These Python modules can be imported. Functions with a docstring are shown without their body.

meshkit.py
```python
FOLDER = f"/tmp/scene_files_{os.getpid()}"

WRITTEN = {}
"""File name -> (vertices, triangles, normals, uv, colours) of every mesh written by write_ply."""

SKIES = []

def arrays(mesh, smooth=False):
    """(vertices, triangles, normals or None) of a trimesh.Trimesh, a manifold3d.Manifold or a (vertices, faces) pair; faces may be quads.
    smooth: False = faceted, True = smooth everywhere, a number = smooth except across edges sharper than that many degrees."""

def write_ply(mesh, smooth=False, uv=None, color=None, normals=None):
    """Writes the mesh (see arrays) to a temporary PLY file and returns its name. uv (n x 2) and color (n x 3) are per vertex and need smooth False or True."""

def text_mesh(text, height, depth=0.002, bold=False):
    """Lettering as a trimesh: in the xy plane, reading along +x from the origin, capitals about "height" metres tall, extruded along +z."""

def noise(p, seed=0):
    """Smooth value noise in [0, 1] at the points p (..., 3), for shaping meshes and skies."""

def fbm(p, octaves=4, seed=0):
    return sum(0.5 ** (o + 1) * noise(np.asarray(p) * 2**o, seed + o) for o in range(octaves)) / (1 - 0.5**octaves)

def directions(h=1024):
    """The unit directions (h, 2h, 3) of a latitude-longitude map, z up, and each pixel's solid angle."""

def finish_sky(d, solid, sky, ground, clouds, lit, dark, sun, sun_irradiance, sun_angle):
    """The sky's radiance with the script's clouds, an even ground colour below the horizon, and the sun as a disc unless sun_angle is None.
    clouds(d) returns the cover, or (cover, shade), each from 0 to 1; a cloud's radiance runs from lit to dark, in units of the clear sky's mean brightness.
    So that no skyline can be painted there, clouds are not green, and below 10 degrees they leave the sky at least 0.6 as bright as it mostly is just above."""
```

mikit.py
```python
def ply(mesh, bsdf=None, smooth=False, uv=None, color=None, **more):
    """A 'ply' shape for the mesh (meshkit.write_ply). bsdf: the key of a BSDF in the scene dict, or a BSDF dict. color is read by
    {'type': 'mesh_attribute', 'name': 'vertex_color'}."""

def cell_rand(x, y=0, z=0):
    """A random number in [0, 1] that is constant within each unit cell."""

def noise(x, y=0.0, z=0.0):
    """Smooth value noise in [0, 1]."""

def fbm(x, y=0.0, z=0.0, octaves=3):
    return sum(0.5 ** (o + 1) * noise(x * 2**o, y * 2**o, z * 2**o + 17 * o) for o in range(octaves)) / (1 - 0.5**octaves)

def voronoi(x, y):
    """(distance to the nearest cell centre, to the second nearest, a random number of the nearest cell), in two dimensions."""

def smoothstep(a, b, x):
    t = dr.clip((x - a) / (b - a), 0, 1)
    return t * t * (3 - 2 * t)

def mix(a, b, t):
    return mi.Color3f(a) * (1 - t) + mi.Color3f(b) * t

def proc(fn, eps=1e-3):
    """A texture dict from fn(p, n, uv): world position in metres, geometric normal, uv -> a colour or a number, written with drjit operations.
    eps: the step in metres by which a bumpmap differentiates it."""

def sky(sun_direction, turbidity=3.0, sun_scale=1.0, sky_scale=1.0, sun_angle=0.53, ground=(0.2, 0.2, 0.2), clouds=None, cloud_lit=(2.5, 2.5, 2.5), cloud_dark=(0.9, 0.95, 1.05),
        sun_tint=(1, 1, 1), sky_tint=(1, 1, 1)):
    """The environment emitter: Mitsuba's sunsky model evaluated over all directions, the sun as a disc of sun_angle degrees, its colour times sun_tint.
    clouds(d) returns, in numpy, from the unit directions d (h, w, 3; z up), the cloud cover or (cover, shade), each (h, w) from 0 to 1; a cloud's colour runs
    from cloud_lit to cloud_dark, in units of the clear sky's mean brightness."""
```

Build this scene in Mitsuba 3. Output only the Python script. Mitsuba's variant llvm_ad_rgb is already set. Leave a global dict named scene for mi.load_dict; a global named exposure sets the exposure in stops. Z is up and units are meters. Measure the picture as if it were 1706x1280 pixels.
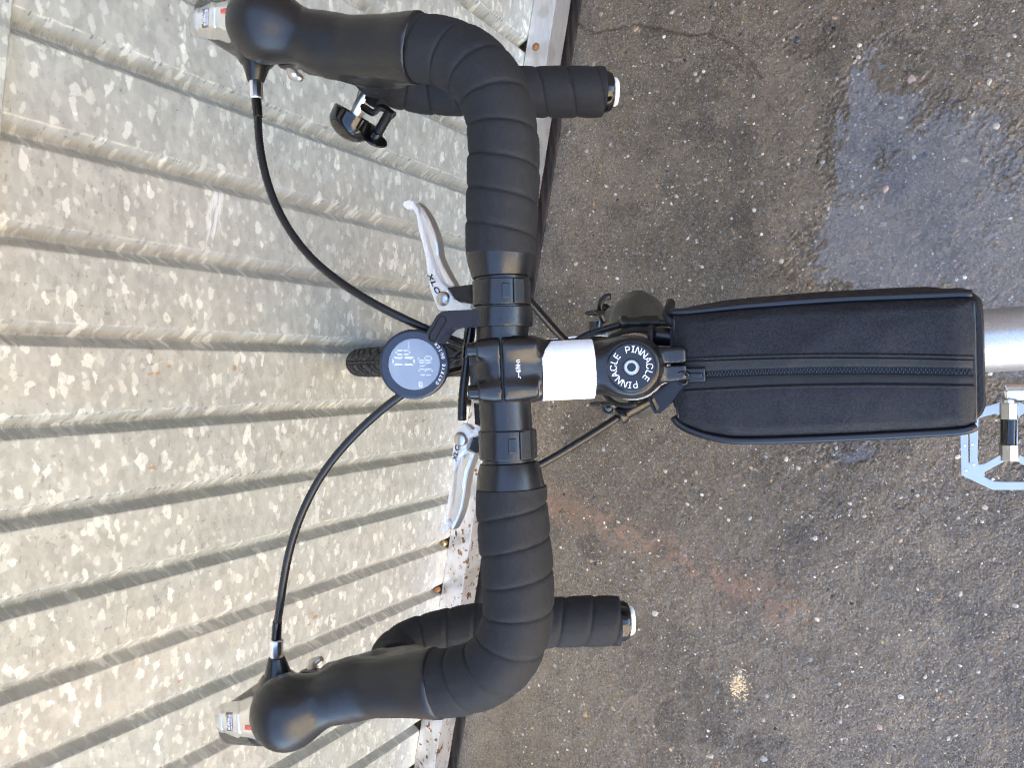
import math
import numpy as np, trimesh, mitsuba as mi, drjit as dr, mikit, meshkit
from shapely import geometry as sg, affinity as sa, ops as so
from mikit import noise, fbm, voronoi, cell_rand, smoothstep, mix, proc

T = mi.ScalarTransform4f
A = np.array
rng = np.random.default_rng(7)
scene, labels = {}, {}

# ------------------------------------------------------------------ camera, sky, exposure
CAM = A([0, 0, 1.43])
scene['camera'] = {'type': 'perspective', 'fov': 63.43, 'fov_axis': 'x', 'near_clip': 0.02, 'far_clip': 400.0,
                   'to_world': T().look_at(origin=[0, 0, 1.43], target=[0.4713, 0, 1.43 - 0.8820], up=[-0.0287, -0.99947, -0.01534])}
SUN = (0.64, -0.48, 0.62)
scene['sky'] = mikit.sky(SUN, turbidity=3.0, ground=(0.2, 0.19, 0.17), sky_scale=1.35, sky_tint=(1.13, 1.03, 0.99), clouds=lambda d: 0.035)
exposure = 4.95


# ------------------------------------------------------------------ helpers
def unit(v):
    v = np.asarray(v, float)
    return v / np.linalg.norm(v)


def put(key, mesh, mat, smooth=35, color=None):
    """one entry of the scene; a key that is taken gets the next three-digit number"""
    k, i = key, 0
    while k in scene:
        i += 1
        k = '%s_%03d' % (key, i)
    scene[k] = mikit.ply(mesh, mat, smooth=smooth, color=color)
    return k


def tag(key, label=None, category=None, group=None, kind=None):
    labels[key] = {a: b for a, b in (('label', label), ('category', category), ('group', group), ('kind', kind)) if b}


def spline(pts, step):
    from scipy.interpolate import CubicSpline
    pts = np.asarray(pts, float)
    d = np.concatenate([[0], np.cumsum(np.linalg.norm(np.diff(pts[:, :3], axis=0), axis=1) ** 0.5)])
    cs = CubicSpline(d, pts)
    fine = cs(np.linspace(0, d[-1], 600))
    s = np.concatenate([[0], np.cumsum(np.linalg.norm(np.diff(fine[:, :3], axis=0), axis=1))])
    n = max(2, int(s[-1] / step) + 1)
    q = np.linspace(0, s[-1], n)
    return np.stack([np.interp(q, s, fine[:, k]) for k in range(pts.shape[1])], 1), q


def frames(p, up=(0, 0, 1)):
    t = np.gradient(p, axis=0)
    t /= np.linalg.norm(t, axis=1, keepdims=True)
    a = np.zeros_like(t)
    v = np.asarray(up, float)
    if abs(v @ t[0]) > 0.95:
        v = A([1.0, 0, 0])
    for i in range(len(p)):
        v = v - (v @ t[i]) * t[i]
        v = v / np.linalg.norm(v)
        a[i] = v
    return t, a, np.cross(t, a)


def skin(rings, caps=True):
    """rings (n, m, 3) of a closed tube"""
    n, m = rings.shape[:2]
    i, j = np.meshgrid(np.arange(n - 1), np.arange(m), indexing='ij')
    q = np.stack([i * m + j, i * m + (j + 1) % m, (i + 1) * m + (j + 1) % m, (i + 1) * m + j], -1).reshape(-1, 4)
    f = np.vstack([q[:, [0, 1, 2]], q[:, [0, 2, 3]]])
    v = rings.reshape(-1, 3)
    if caps:
        c0, c1 = len(v), len(v) + 1
        v = np.vstack([v, rings[0].mean(0), rings[-1].mean(0)])
        k = np.arange(m)
        f = np.vstack([f, np.stack([(k + 1) % m, k, k * 0 + c0], 1), np.stack([(n - 1) * m + k, (n - 1) * m + (k + 1) % m, k * 0 + c1], 1)])
    me = trimesh.Trimesh(v, f, process=False)
    if me.volume < 0:
        me.invert()
    return me


def tube(pts, r, step=0.003, sides=20, up=(0, 0, 1), flat=1.0):
    """swept round (or flattened) rod through points; r a number or one per point"""
    pts = np.asarray(pts, float)
    r = np.broadcast_to(r, (len(pts),))
    p, s = spline(np.column_stack([pts, r]), step)
    t, a, b = frames(p[:, :3], up)
    th = np.arange(sides) * 2 * np.pi / sides
    ring = p[:, None, :3] + p[:, 3][:, None, None] * (flat * np.cos(th)[None, :, None] * a[:, None] + np.sin(th)[None, :, None] * b[:, None])
    return skin(ring)


def rod(p0, p1, r0, r1=None, sides=28):
    """straight rod with small rounded rims"""
    p0, p1 = A(p0, float), A(p1, float)
    r1 = r0 if r1 is None else r1
    L = np.linalg.norm(p1 - p0)
    c = min(0.0006, 0.2 * r0, 0.2 * r1, 0.2 * L)
    return lathe([(0, 0), (r0 - c, 0), (r0, c), (r1, L - c), (r1 - c, L), (0, L)], p0, p1 - p0, sides)


def basis(axis):
    w = unit(axis)
    u = unit(np.cross([0, 0, 1.0], w)) if abs(w[2]) < 0.95 else unit(np.cross([0, 1.0, 0], w))
    return u, np.cross(w, u), w


def lathe(profile, origin, axis, sides=40):
    """profile of (radius, height along axis)"""
    u, v, w = basis(axis)
    pr = A(profile, float)
    th = np.arange(sides) * 2 * np.pi / sides
    rings = A(origin) + pr[:, 1][:, None, None] * w + np.maximum(pr[:, 0], 1e-6)[:, None, None] * (np.cos(th)[None, :, None] * u + np.sin(th)[None, :, None] * v)
    return skin(rings, caps=False)


def place(mesh, origin, ex, ey, ez):
    m = np.eye(4)
    m[:3, 0], m[:3, 1], m[:3, 2], m[:3, 3] = ex, ey, ez, origin
    mesh = mesh.copy()
    mesh.apply_transform(m)
    return mesh


def plate(poly, thick, bevel=0.0006):
    """polygon extruded along z from -thick to 0, top edge bevelled"""
    out = []
    for g in getattr(poly, 'geoms', [poly]):
        if g.is_empty or g.area < 1e-9:
            continue
        out.append(trimesh.creation.extrude_polygon(g, thick - bevel, engine='earcut').apply_translation([0, 0, -thick]))
        if bevel:
            import manifold3d as m3
            rings = [np.array(g.exterior.coords)[:-1]] + [np.array(i.coords)[:-1] for i in g.interiors]
            cs = m3.CrossSection([r for r in rings], m3.FillRule.EvenOdd)
            ms = []
            for k in range(3):
                off = bevel * (1 - math.cos((k + 1) / 3 * math.pi / 2))
                ms.append(m3.Manifold.extrude(cs.offset(-off, m3.JoinType.Round), bevel / 3).translate([0, 0, -bevel + k * bevel / 3]))
            for q in ms:
                mm = q.to_mesh()
                out.append(trimesh.Trimesh(mm.vert_properties[:, :3], mm.tri_verts, process=False))
    return trimesh.util.concatenate(out)


def box(c, ex, ey, ez, r=0.001):
    """rounded box: centre, three half-edge vectors"""
    import manifold3d as m3
    h = A([np.linalg.norm(ex), np.linalg.norm(ey), np.linalg.norm(ez)])
    r = min(r, 0.9 * h.min())
    s = m3.Manifold.sphere(r, 12)
    parts = [s.translate(list((h - r) * A(g))) for g in np.ndindex(2, 2, 2) for g in [2 * A(g) - 1]]
    mm = m3.Manifold.batch_hull(parts).to_mesh()
    me = trimesh.Trimesh(mm.vert_properties[:, :3], mm.tri_verts, process=False)
    return place(me, c, unit(ex), unit(ey), unit(ez))


def join(*m):
    return trimesh.util.concatenate(list(m))


# ---- signed distances and a surface-nets mesher for moulded shapes
def d_cone(a, b, ra, rb, sq=(1, 1, 1)):
    a, b, sq = A(a, float), A(b, float), A(sq, float)

    def f(p):
        pa, ba = (p - a) / sq, (b - a) / sq
        h = np.clip((pa @ ba) / (ba @ ba), 0, 1)
        return np.linalg.norm(pa - h[:, None] * ba, axis=1) - (ra + (rb - ra) * h)
    return f


def d_cyl(a, b, r, rnd=0.002):
    a, b = A(a, float), A(b, float)
    w, L = unit(b - a), np.linalg.norm(b - a)

    def f(p):
        h = (p - a) @ w
        q = np.stack([np.linalg.norm(p - a - h[:, None] * w, axis=1) - r + rnd, np.abs(h - L / 2) - L / 2 + rnd], 1)
        return np.linalg.norm(np.maximum(q, 0), axis=1) + np.minimum(q.max(1), 0) - rnd
    return f


def d_box(c, ex, ey, ez, h, rnd):
    M = np.stack([unit(ex), unit(ey), unit(ez)], 1)

    def f(p):
        q = np.abs((p - A(c)) @ M) - A(h) + rnd
        return np.linalg.norm(np.maximum(q, 0), axis=1) + np.minimum(q.max(1), 0) - rnd
    return f


def d_half(o, n):
    n = unit(n)
    return lambda p: (p - A(o)) @ n


def s_union(k, *fs):
    def f(p):
        d = fs[0](p)
        for g in fs[1:]:
            e = g(p)
            h = np.clip(0.5 + 0.5 * (e - d) / k, 0, 1)
            d = e * (1 - h) + d * h - k * h * (1 - h)
        return d
    return f


def s_cut(k, f0, *cuts):
    def f(p):
        d = f0(p)
        for g in cuts:
            e = -g(p)
            h = np.clip(0.5 - 0.5 * (e - d) / k, 0, 1)
            d = e * (1 - h) + d * h + k * h * (1 - h)
        return d
    return f


def nets(f, lo, hi, h):
    lo, hi = A(lo, float), A(hi, float)
    n = np.ceil((hi - lo) / h).astype(int) + 1
    ax = [lo[k] + h * np.arange(n[k]) for k in range(3)]
    g = np.stack(np.meshgrid(*ax, indexing='ij'), -1)
    d = f(g.reshape(-1, 3)).reshape(n)
    ins = d < 0
    tot, cnt = np.zeros((*(n - 1), 3)), np.zeros(n - 1)
    for k in range(3):
        o = [j for j in range(3) if j != k]
        a = np.take(d, range(n[k] - 1), k)
        b = np.take(d, range(1, n[k]), k)
        x = (a < 0) != (b < 0)
        t = np.where(x, a / np.where(a == b, 1, a - b), 0)
        for u in (0, 1):
            for v in (0, 1):
                sl = [slice(None)] * 3
                sl[o[0]], sl[o[1]] = slice(u, n[o[0]] - 1 + u), slice(v, n[o[1]] - 1 + v)
                xx, tt = x[tuple(sl)], t[tuple(sl)]
                cnt += xx
                tot[..., k] += xx * tt
                tot[..., o[0]] += xx * u
                tot[..., o[1]] += xx * v
    on = cnt > 0
    idx = -np.ones(n - 1, int)
    idx[on] = np.arange(on.sum())
    v = (np.argwhere(on) + tot[on] / cnt[on][:, None]) * h + lo
    fs = []
    for k in range(3):
        o = [j for j in range(3) if j != k]
        a = np.take(ins, range(n[k] - 1), k)
        x = a != np.take(ins, range(1, n[k]), k)
        w = np.argwhere(x)
        w = w[(w[:, o[0]] > 0) & (w[:, o[1]] > 0) & (w[:, o[0]] < n[o[0]] - 1) & (w[:, o[1]] < n[o[1]] - 1)]
        e0, e1 = np.zeros(3, int), np.zeros(3, int)
        e0[o[0]], e1[o[1]] = 1, 1
        q = np.stack([idx[tuple((w - e0 - e1).T)], idx[tuple((w - e1).T)], idx[tuple(w.T)], idx[tuple((w - e0).T)]], 1)
        flip = a[tuple(w.T)] ^ (k == 1)
        q[~flip] = q[~flip][:, ::-1]
        fs.append(q)
    q = np.vstack(fs)
    me = trimesh.Trimesh(v, np.vstack([q[:, [0, 1, 2]], q[:, [0, 2, 3]]]), process=False)
    if me.volume < 0:
        me.invert()
    trimesh.smoothing.filter_taubin(me, iterations=4)
    return me


def text_poly(s, height, bold=False):
    m = meshkit.text_mesh(s, height, 0.001, bold)
    top = m.triangles[(m.triangles_center[:, 2] > 0.0009)]
    return so.unary_union([sg.Polygon(t[:, :2]) for t in top if abs(np.cross(t[1, :2] - t[0, :2], t[2, :2] - t[0, :2])) > 1e-14]).buffer(1e-6)


def lay(poly, origin, right, up, thick=0.0003):
    """flat print or relief: polygon on the plane through origin with the given reading and up directions"""
    m = trimesh.util.concatenate([trimesh.creation.extrude_polygon(g, thick, engine='earcut') for g in getattr(poly, 'geoms', [poly]) if g.area > 1e-10])
    ex = unit(right)
    ez = unit(np.cross(ex, up))
    return place(m, origin, ex, np.cross(ez, ex), ez)


def rgb(r, g=None, b=None):
    return {'type': 'rgb', 'value': [r, r if g is None else g, r if b is None else b]}


def mat(name, color, rough=0.5, metallic=0.0, spec=0.5, bump=None, scale=1.0, **more):
    b = {'type': 'principled', 'base_color': color if isinstance(color, dict) else rgb(*color) if isinstance(color, tuple) else rgb(color),
         'roughness': rough, 'metallic': metallic, 'specular': spec, **more}
    if bump:
        b = {'type': 'bumpmap', 'arbitrary': bump, 'scale': scale, 'bsdf': b}
    scene[name] = {'type': 'twosided', 'bsdf': b}


# ------------------------------------------------------------------ materials
def grain(f):
    return lambda p, n, uv: noise(p.x * f, p.y * f, p.z * f)


mat('bar_tape_foam', proc(lambda p, n, uv: mix((0.0055, 0.006, 0.0075), (0.012, 0.0125, 0.0145), noise(p.x * 1500, p.y * 1500, p.z * 1500))), 0.75, spec=0.4,
    bump=proc(lambda p, n, uv: noise(p.x * 1100, p.y * 1100, p.z * 1100), 2e-4), scale=0.00018)
mat('hood_rubber', proc(lambda p, n, uv: mix((0.005, 0.005, 0.0055), (0.008, 0.008, 0.0085), noise(p.x * 900, p.y * 900, p.z * 900))), 0.36, spec=0.5,
    bump=proc(lambda p, n, uv: noise(p.x * 1600, p.y * 1600, p.z * 1600), 2e-4), scale=0.00004)
mat('black_anodised', (0.006, 0.006, 0.007), 0.3, spec=0.55, bump=proc(lambda p, n, uv: noise(p.x * 1800, p.y * 1800, p.z * 1800), 2e-4), scale=0.00003)
mat('gloss_black', (0.004, 0.004, 0.0045), 0.08, spec=0.55)
mat('satin_plastic', (0.007, 0.0075, 0.009), 0.26, spec=0.5)
mat('adhesive_tape', (0.007, 0.007, 0.008), 0.3, spec=0.5)
mat('cable_housing', (0.006, 0.006, 0.007), 0.33, spec=0.5)
mat('polished_alloy', (0.86, 0.86, 0.87), 0.16, 1.0)
mat('satin_alloy', (0.50, 0.485, 0.455), 0.32, 1.0)
mat('plate_silver', (0.72, 0.71, 0.68), 0.22, 0.9, clearcoat=0.7, clearcoat_gloss=0.95)
mat('silver_paint', (0.78, 0.76, 0.71), 0.2, 0.4, clearcoat=0.6, clearcoat_gloss=0.9)
mat('white_sticker', (0.82, 0.82, 0.82), 0.35)
mat('white_print', (0.75, 0.76, 0.78), 0.5)
mat('white_plastic', (0.72, 0.72, 0.7), 0.35)
mat('dark_print', (0.03, 0.03, 0.03), 0.4)
mat('red_print', (0.6, 0.1, 0.07), 0.4)
mat('grey_plate', (0.12, 0.125, 0.14), 0.25, 0.7)
mat('fork_paint', proc(lambda p, n, uv: mix((0.05, 0.047, 0.037), (0.062, 0.058, 0.046), noise(p.x * 700, p.y * 700, p.z * 700))), 0.38, 0.3)
mat('frame_paint', proc(lambda p, n, uv: mix((0.42, 0.415, 0.40), (0.54, 0.53, 0.51), noise(p.x * 1500, p.y * 1500, p.z * 1500))), 0.32, 0.75)
mat('tyre_rubber', proc(lambda p, n, uv: mix((0.006, 0.006, 0.0065), (0.018, 0.0175, 0.017), fbm(p.x * 120, p.y * 120, p.z * 120))), 0.55, spec=0.4)
mat('lcd', (0.185, 0.225, 0.285), 0.06, spec=0.5)
mat('lcd_segment', (0.43, 0.47, 0.52), 0.1)
mat('computer_shell', (0.014, 0.018, 0.031), 0.2, spec=0.5)


def weave(p, n, uv):
    a, b = (p.x + 0.7 * p.y + 0.6 * p.z) * 1500, (0.8 * p.x - p.y + 0.5 * p.z) * 1500
    return 0.5 * noise(a, b * 0.55, 3.0) + 0.5 * noise(a * 0.6, b * 1.1, 7.0)


mat('bag_cloth', proc(lambda p, n, uv: mix((0.0015, 0.0017, 0.0024), (0.0085, 0.0095, 0.014), smoothstep(0.25, 0.75, weave(p, n, uv)))), 0.62, spec=0.4, bump=proc(weave, 2e-4), scale=0.00022)
mat('bag_vinyl', (0.006, 0.0065, 0.009), 0.28, spec=0.5)
mat('webbing', proc(lambda p, n, uv: mix((0.003, 0.0032, 0.0036), (0.007, 0.0073, 0.008), noise(p.x * 2500, p.y * 900, p.z * 900))), 0.6)


def spangle(p, scale, stretch):
    w1 = fbm(p.y * 200, p.z * 200, 3.0) - 0.5
    w2 = fbm(p.y * 200, p.z * 200, 9.0) - 0.5
    return voronoi((p.y * stretch + 0.22 * p.z) * scale + 0.62 * w1, p.z * scale + 0.62 * w2)


SCRAPE = (0.205, 0.735)


def zinc(p, n, uv):
    d1, e1, r1 = spangle(p, 118.0, 0.68)
    d2, e2, r2 = spangle(p + mi.Point3f(0, 3.1, 1.7), 215.0, 0.75)
    d3, e3, r3 = spangle(p + mi.Point3f(0, 7.7, 5.3), 70.0, 0.8)
    v = 0.375 + 0.06 * (r1 - 0.5) + 0.04 * (r2 - 0.5) + 0.05 * (r3 - 0.5) + 0.06 * (fbm(p.y * 9, p.z * 4, 1.0) - 0.5)
    many = smoothstep(0.35, 0.65, fbm(p.y * 11, p.z * 11, 21.0))
    hot = smoothstep(0.90 - 0.06 * many, 0.91 - 0.06 * many, r1) * smoothstep(0.03, 0.09, e1 - d1)
    hot2 = smoothstep(0.93, 0.94, r2) * smoothstep(0.03, 0.12, e2 - d2)
    v = v + (0.04 + 0.13 * cell_rand(r1 * 997, 3, 1)) * hot + 0.09 * hot2
    dent = smoothstep(0.84, 0.90, noise(p.y * 170, p.z * 260, 4.0)) * smoothstep(0.54, 0.66, fbm(p.y * 14, p.z * 10, 7.0))
    pit = smoothstep(0.94, 0.97, noise(p.y * 420, p.z * 420, 5.0))
    v = v * (1 - 0.22 * dent) * (1 - 0.35 * pit)
    c = mi.Color3f(v * 0.975, v * 1.0, v * 0.92)
    u = (p.x - 0.7471) * 0.21473 + p.y * 0.97667
    g = u + 0.0414 + 0.0939 * 20
    g = g - 0.0939 * dr.floor(g / 0.0939) - 0.0939
    g = g + 0.0016 * (noise(p.z * 160, u * 9, 3.0) - 0.5)
    scuff = smoothstep(0.0016, 0.0004, dr.abs(g + 0.0240)) * smoothstep(0.35, 0.65, fbm(p.z * 120, u * 12, 5.0))
    nick = smoothstep(0.0028, 0.001, dr.abs(g + 0.0230)) * smoothstep(0.70, 0.8, noise(p.z * 520, u * 40, 6.0))
    c = mix(c, mi.Color3f(0.58, 0.555, 0.48), 0.5 * scuff)
    c = c * (1 - 0.45 * nick)
    hair = fbm(p.z * 900 + u * 300, u * 110, 8.0)      # streaky dirt, spread wider to paint shade into the far side of each fold
    grime_shade = smoothstep(0.46, 0.56, hair + 0.30 - dr.abs(g + 0.0042) * 58)
    c = mix(c, mi.Color3f(0.17, 0.168, 0.16), 0.5 * grime_shade)
    bloom = smoothstep(0.60, 0.74, fbm(p.y * 6 + 1.3, p.z * 2.5, 2.0))
    c = mix(c, mi.Color3f(v * 1.03, v * 0.985, v * 0.88), 0.6 * bloom)
    sx, sz = (u + SCRAPE[0]) / 0.040, (p.z - SCRAPE[1]) / 0.013
    rub = smoothstep(1.0, 0.55, dr.sqrt(sx * sx + sz * sz) + 0.9 * (fbm(u * 70, p.z * 260, 4.0) - 0.5)) * smoothstep(0.25, 0.6, fbm(u * 60, p.z * 420, 9.0))
    c = mix(c, (0.66, 0.67, 0.66), 0.8 * rub)
    rust = smoothstep(0.82, 0.9, fbm(p.y * 60, p.z * 40, 12.0)) * smoothstep(0.70, 0.8, noise(p.y * 9, p.z * 3, 2.0))
    return mix(c, (0.33, 0.17, 0.06), 0.7 * rust)


mat('zinc_sheet', proc(zinc), proc(lambda p, n, uv: 0.36 + 0.2 * spangle(p, 118.0, 0.68)[2]), 0.35, spec=0.5,
    bump=proc(lambda p, n, uv: fbm(p.y * 60, p.z * 35, 1.0) + 0.12 * noise(p.y * 900, p.z * 900, 2.0), 6e-4), scale=0.0004)


def railc(p, n, uv):
    k = fbm(p.y * 130, p.z * 130, p.x * 130)
    r = smoothstep(0.60, 0.71, k) * smoothstep(-0.30, 0.05, p.y + 0.3 * fbm(p.y * 7, 2.0, 1.0) - 0.25)
    c = mix((0.62, 0.62, 0.62), (0.76, 0.75, 0.74), fbm(p.y * 40, p.z * 200, p.x * 200))
    film = smoothstep(0.45, 0.65, fbm(p.y * 30, p.z * 30, p.x * 30 + 5))
    c = mix(c, (0.46, 0.42, 0.36), 0.5 * film)
    return mix(c, mix((0.16, 0.07, 0.03), (0.3, 0.14, 0.06), noise(p.y * 500, p.z * 500, p.x * 500)), r)


mat('rail_steel', proc(railc), 0.26, 0.8, bump=proc(lambda p, n, uv: fbm(p.y * 150, p.z * 150, p.x * 150), 6e-4), scale=0.0006)
mat('rusty_iron', proc(lambda p, n, uv: mix((0.10, 0.045, 0.02), (0.36, 0.19, 0.08), fbm(p.y * 300, p.z * 300, p.x * 300))), 0.6, 0.2)
mat('glint_gold', (0.75, 0.52, 0.24), 0.3, 0.9)  # gold colour standing for warm glints at the fold ends
mat('dark_timber', proc(lambda p, n, uv: mix((0.012, 0.01, 0.009), (0.05, 0.032, 0.022), smoothstep(0.35, 0.75, fbm(p.y * 18, p.z * 160, p.x * 160)))), 0.5)

# ground: damp worn concrete with exposed stones
STAIN = A([(0.711, 0.2307), (0.5996, 0.2532), (0.5187, 0.2931), (0.4413, 0.3182), (0.3783, 0.3503), (0.3073, 0.3699), (0.259, 0.3936)])
PINK = A((0.2419, -0.4586, 0))


def ground_colour(p, n, uv):
    x, y = p.x, p.y
    big = fbm(x * 5, y * 5, 1.0)
    mid = fbm(x * 38, y * 38, 2.0)
    fine = noise(x * 420, y * 420, 3.0)
    sand = noise(x * 950, y * 950, 8.0)
    v = 0.100 + 0.04 * (big - 0.5) + 0.05 * (mid - 0.5) + 0.07 * (fine - 0.5) + 0.06 * (sand - 0.5)
    c = mi.Color3f(v * 1.24, v * 0.96, v * 0.62)
    d, e, r = voronoi(x * 120 + 0.4 * mid, y * 120)
    st = smoothstep(0.34, 0.24, d) * smoothstep(0.55, 0.6, r)
    c = mix(c, mix((0.10, 0.09, 0.078), (0.2, 0.18, 0.155), cell_rand(r * 991, 2, 5)), 0.6 * st)
    d, e, r = voronoi(x * 330 + 3.3, y * 330 + 0.5 * fine)
    st = smoothstep(0.36, 0.22, d) * smoothstep(0.72, 0.8, r)
    c = mix(c, mix((0.16, 0.145, 0.12), (0.33, 0.30, 0.26), cell_rand(r * 977, 2, 6)), 0.8 * st)
    blk = smoothstep(0.30, 0.2, d) * smoothstep(0.12, 0.08, r)
    c = mix(c, (0.018, 0.017, 0.016), 0.75 * blk)
    # brick dust trodden in, in a crooked trail
    near = mi.Float(9)
    for a, b in zip(STAIN[:-1], STAIN[1:]):
        ux, uy = b[0] - a[0], b[1] - a[1]
        t = dr.clip(((x - a[0]) * ux + (y - a[1]) * uy) / (ux * ux + uy * uy), 0, 1)
        near = dr.minimum(near, dr.sqrt(dr.square(x - a[0] - t * ux) + dr.square(y - a[1] - t * uy)))
    grit = fbm(x * 60, y * 60, 6.0) + 0.25 * (fine - 0.5)
    dust = smoothstep(0.075, 0.0, near + 0.12 * (grit - 0.45)) * smoothstep(0.36, 0.60, grit)
    c = mix(c, (0.25, 0.14, 0.085), 0.8 * dust)
    pk = smoothstep(0.10, 0.0, dr.sqrt(dr.square(x - PINK[0]) + dr.square(y - PINK[1])) + 0.10 * (fbm(x * 45, y * 45, 9.0) - 0.4)) * smoothstep(0.4, 0.6, fbm(x * 90, y * 90, 4.0))
    c = mix(c, (0.17, 0.125, 0.095), 0.6 * pk)
    oil = smoothstep(0.62, 0.72, fbm(x * 13 + 4, y * 13, 4.0))
    damp = smoothstep(0.50, 0.60, fbm(x * 7 + 1.7, y * 7 + 0.6, 2.0) + 0.12 * (fine - 0.5))
    return c * (1 - 0.25 * oil) * (1 - 0.16 * damp)


mat('damp_concrete', proc(ground_colour), proc(lambda p, n, uv: 0.14 + 0.26 * fbm(p.x * 25, p.y * 25, 3.0)), spec=0.5,
    bump=proc(lambda p, n, uv: noise(p.x * 420, p.y * 420, 3.0) + 0.5 * noise(p.x * 950, p.y * 950, 8.0), 4e-4), scale=0.0008)
scene['water_film'] = {'type': 'thindielectric', 'int_ior': 1.31, 'specular_transmittance': rgb(0.95)}
for nm, c in (('stone_cream', (0.36, 0.33, 0.27)), ('stone_tan', (0.28, 0.19, 0.11)), ('stone_grey', (0.22, 0.215, 0.2)), ('stone_pink', (0.32, 0.23, 0.19)), ('stone_dark', (0.035, 0.037, 0.042)), ('sunspot_ochre', (0.66, 0.50, 0.29))):
    mat(nm, proc((lambda c: lambda p, n, uv: mi.Color3f(*c) * (0.75 + 0.5 * noise(p.x * 500, p.y * 500, p.z * 500)))(c)), 0.35)
scene['stone_mixed'] = {'type': 'twosided', 'bsdf': {'type': 'principled', 'base_color': {'type': 'mesh_attribute', 'name': 'vertex_color'}, 'roughness': 0.4, 'specular': 0.5}}
def bricks(p, n, uv):
    u = dr.select(dr.abs(n.x) > dr.abs(n.y), p.y, p.x) / 0.225
    z = p.z / 0.075
    row = dr.floor(z)
    u = u + 0.5 * (row - 2 * dr.floor(row / 2))
    fu, fz = u - dr.floor(u), z - row
    joint = dr.maximum(smoothstep(0.025, 0.015, dr.minimum(fu, 1 - fu)), smoothstep(0.08, 0.05, dr.minimum(fz, 1 - fz)))
    c = mix((0.13, 0.10, 0.085), (0.22, 0.16, 0.125), cell_rand(dr.floor(u), row, 3)) * (0.75 + 0.5 * fbm(p.x * 90, p.y * 90, p.z * 90))
    return mix(c, (0.25, 0.24, 0.22), joint)


mat('brickwork', proc(bricks), 0.8)
mat('cream_render', proc(lambda p, n, uv: mix((0.60, 0.55, 0.46), (0.68, 0.63, 0.53), fbm(p.x * 3, p.y * 3, p.z * 3))), 0.8)
mat('roof_felt', (0.08, 0.08, 0.085), 0.8)
mat('window_glass', (0.02, 0.025, 0.03), 0.06, spec=0.6)
mat('white_frame', (0.7, 0.7, 0.68), 0.4)

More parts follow.
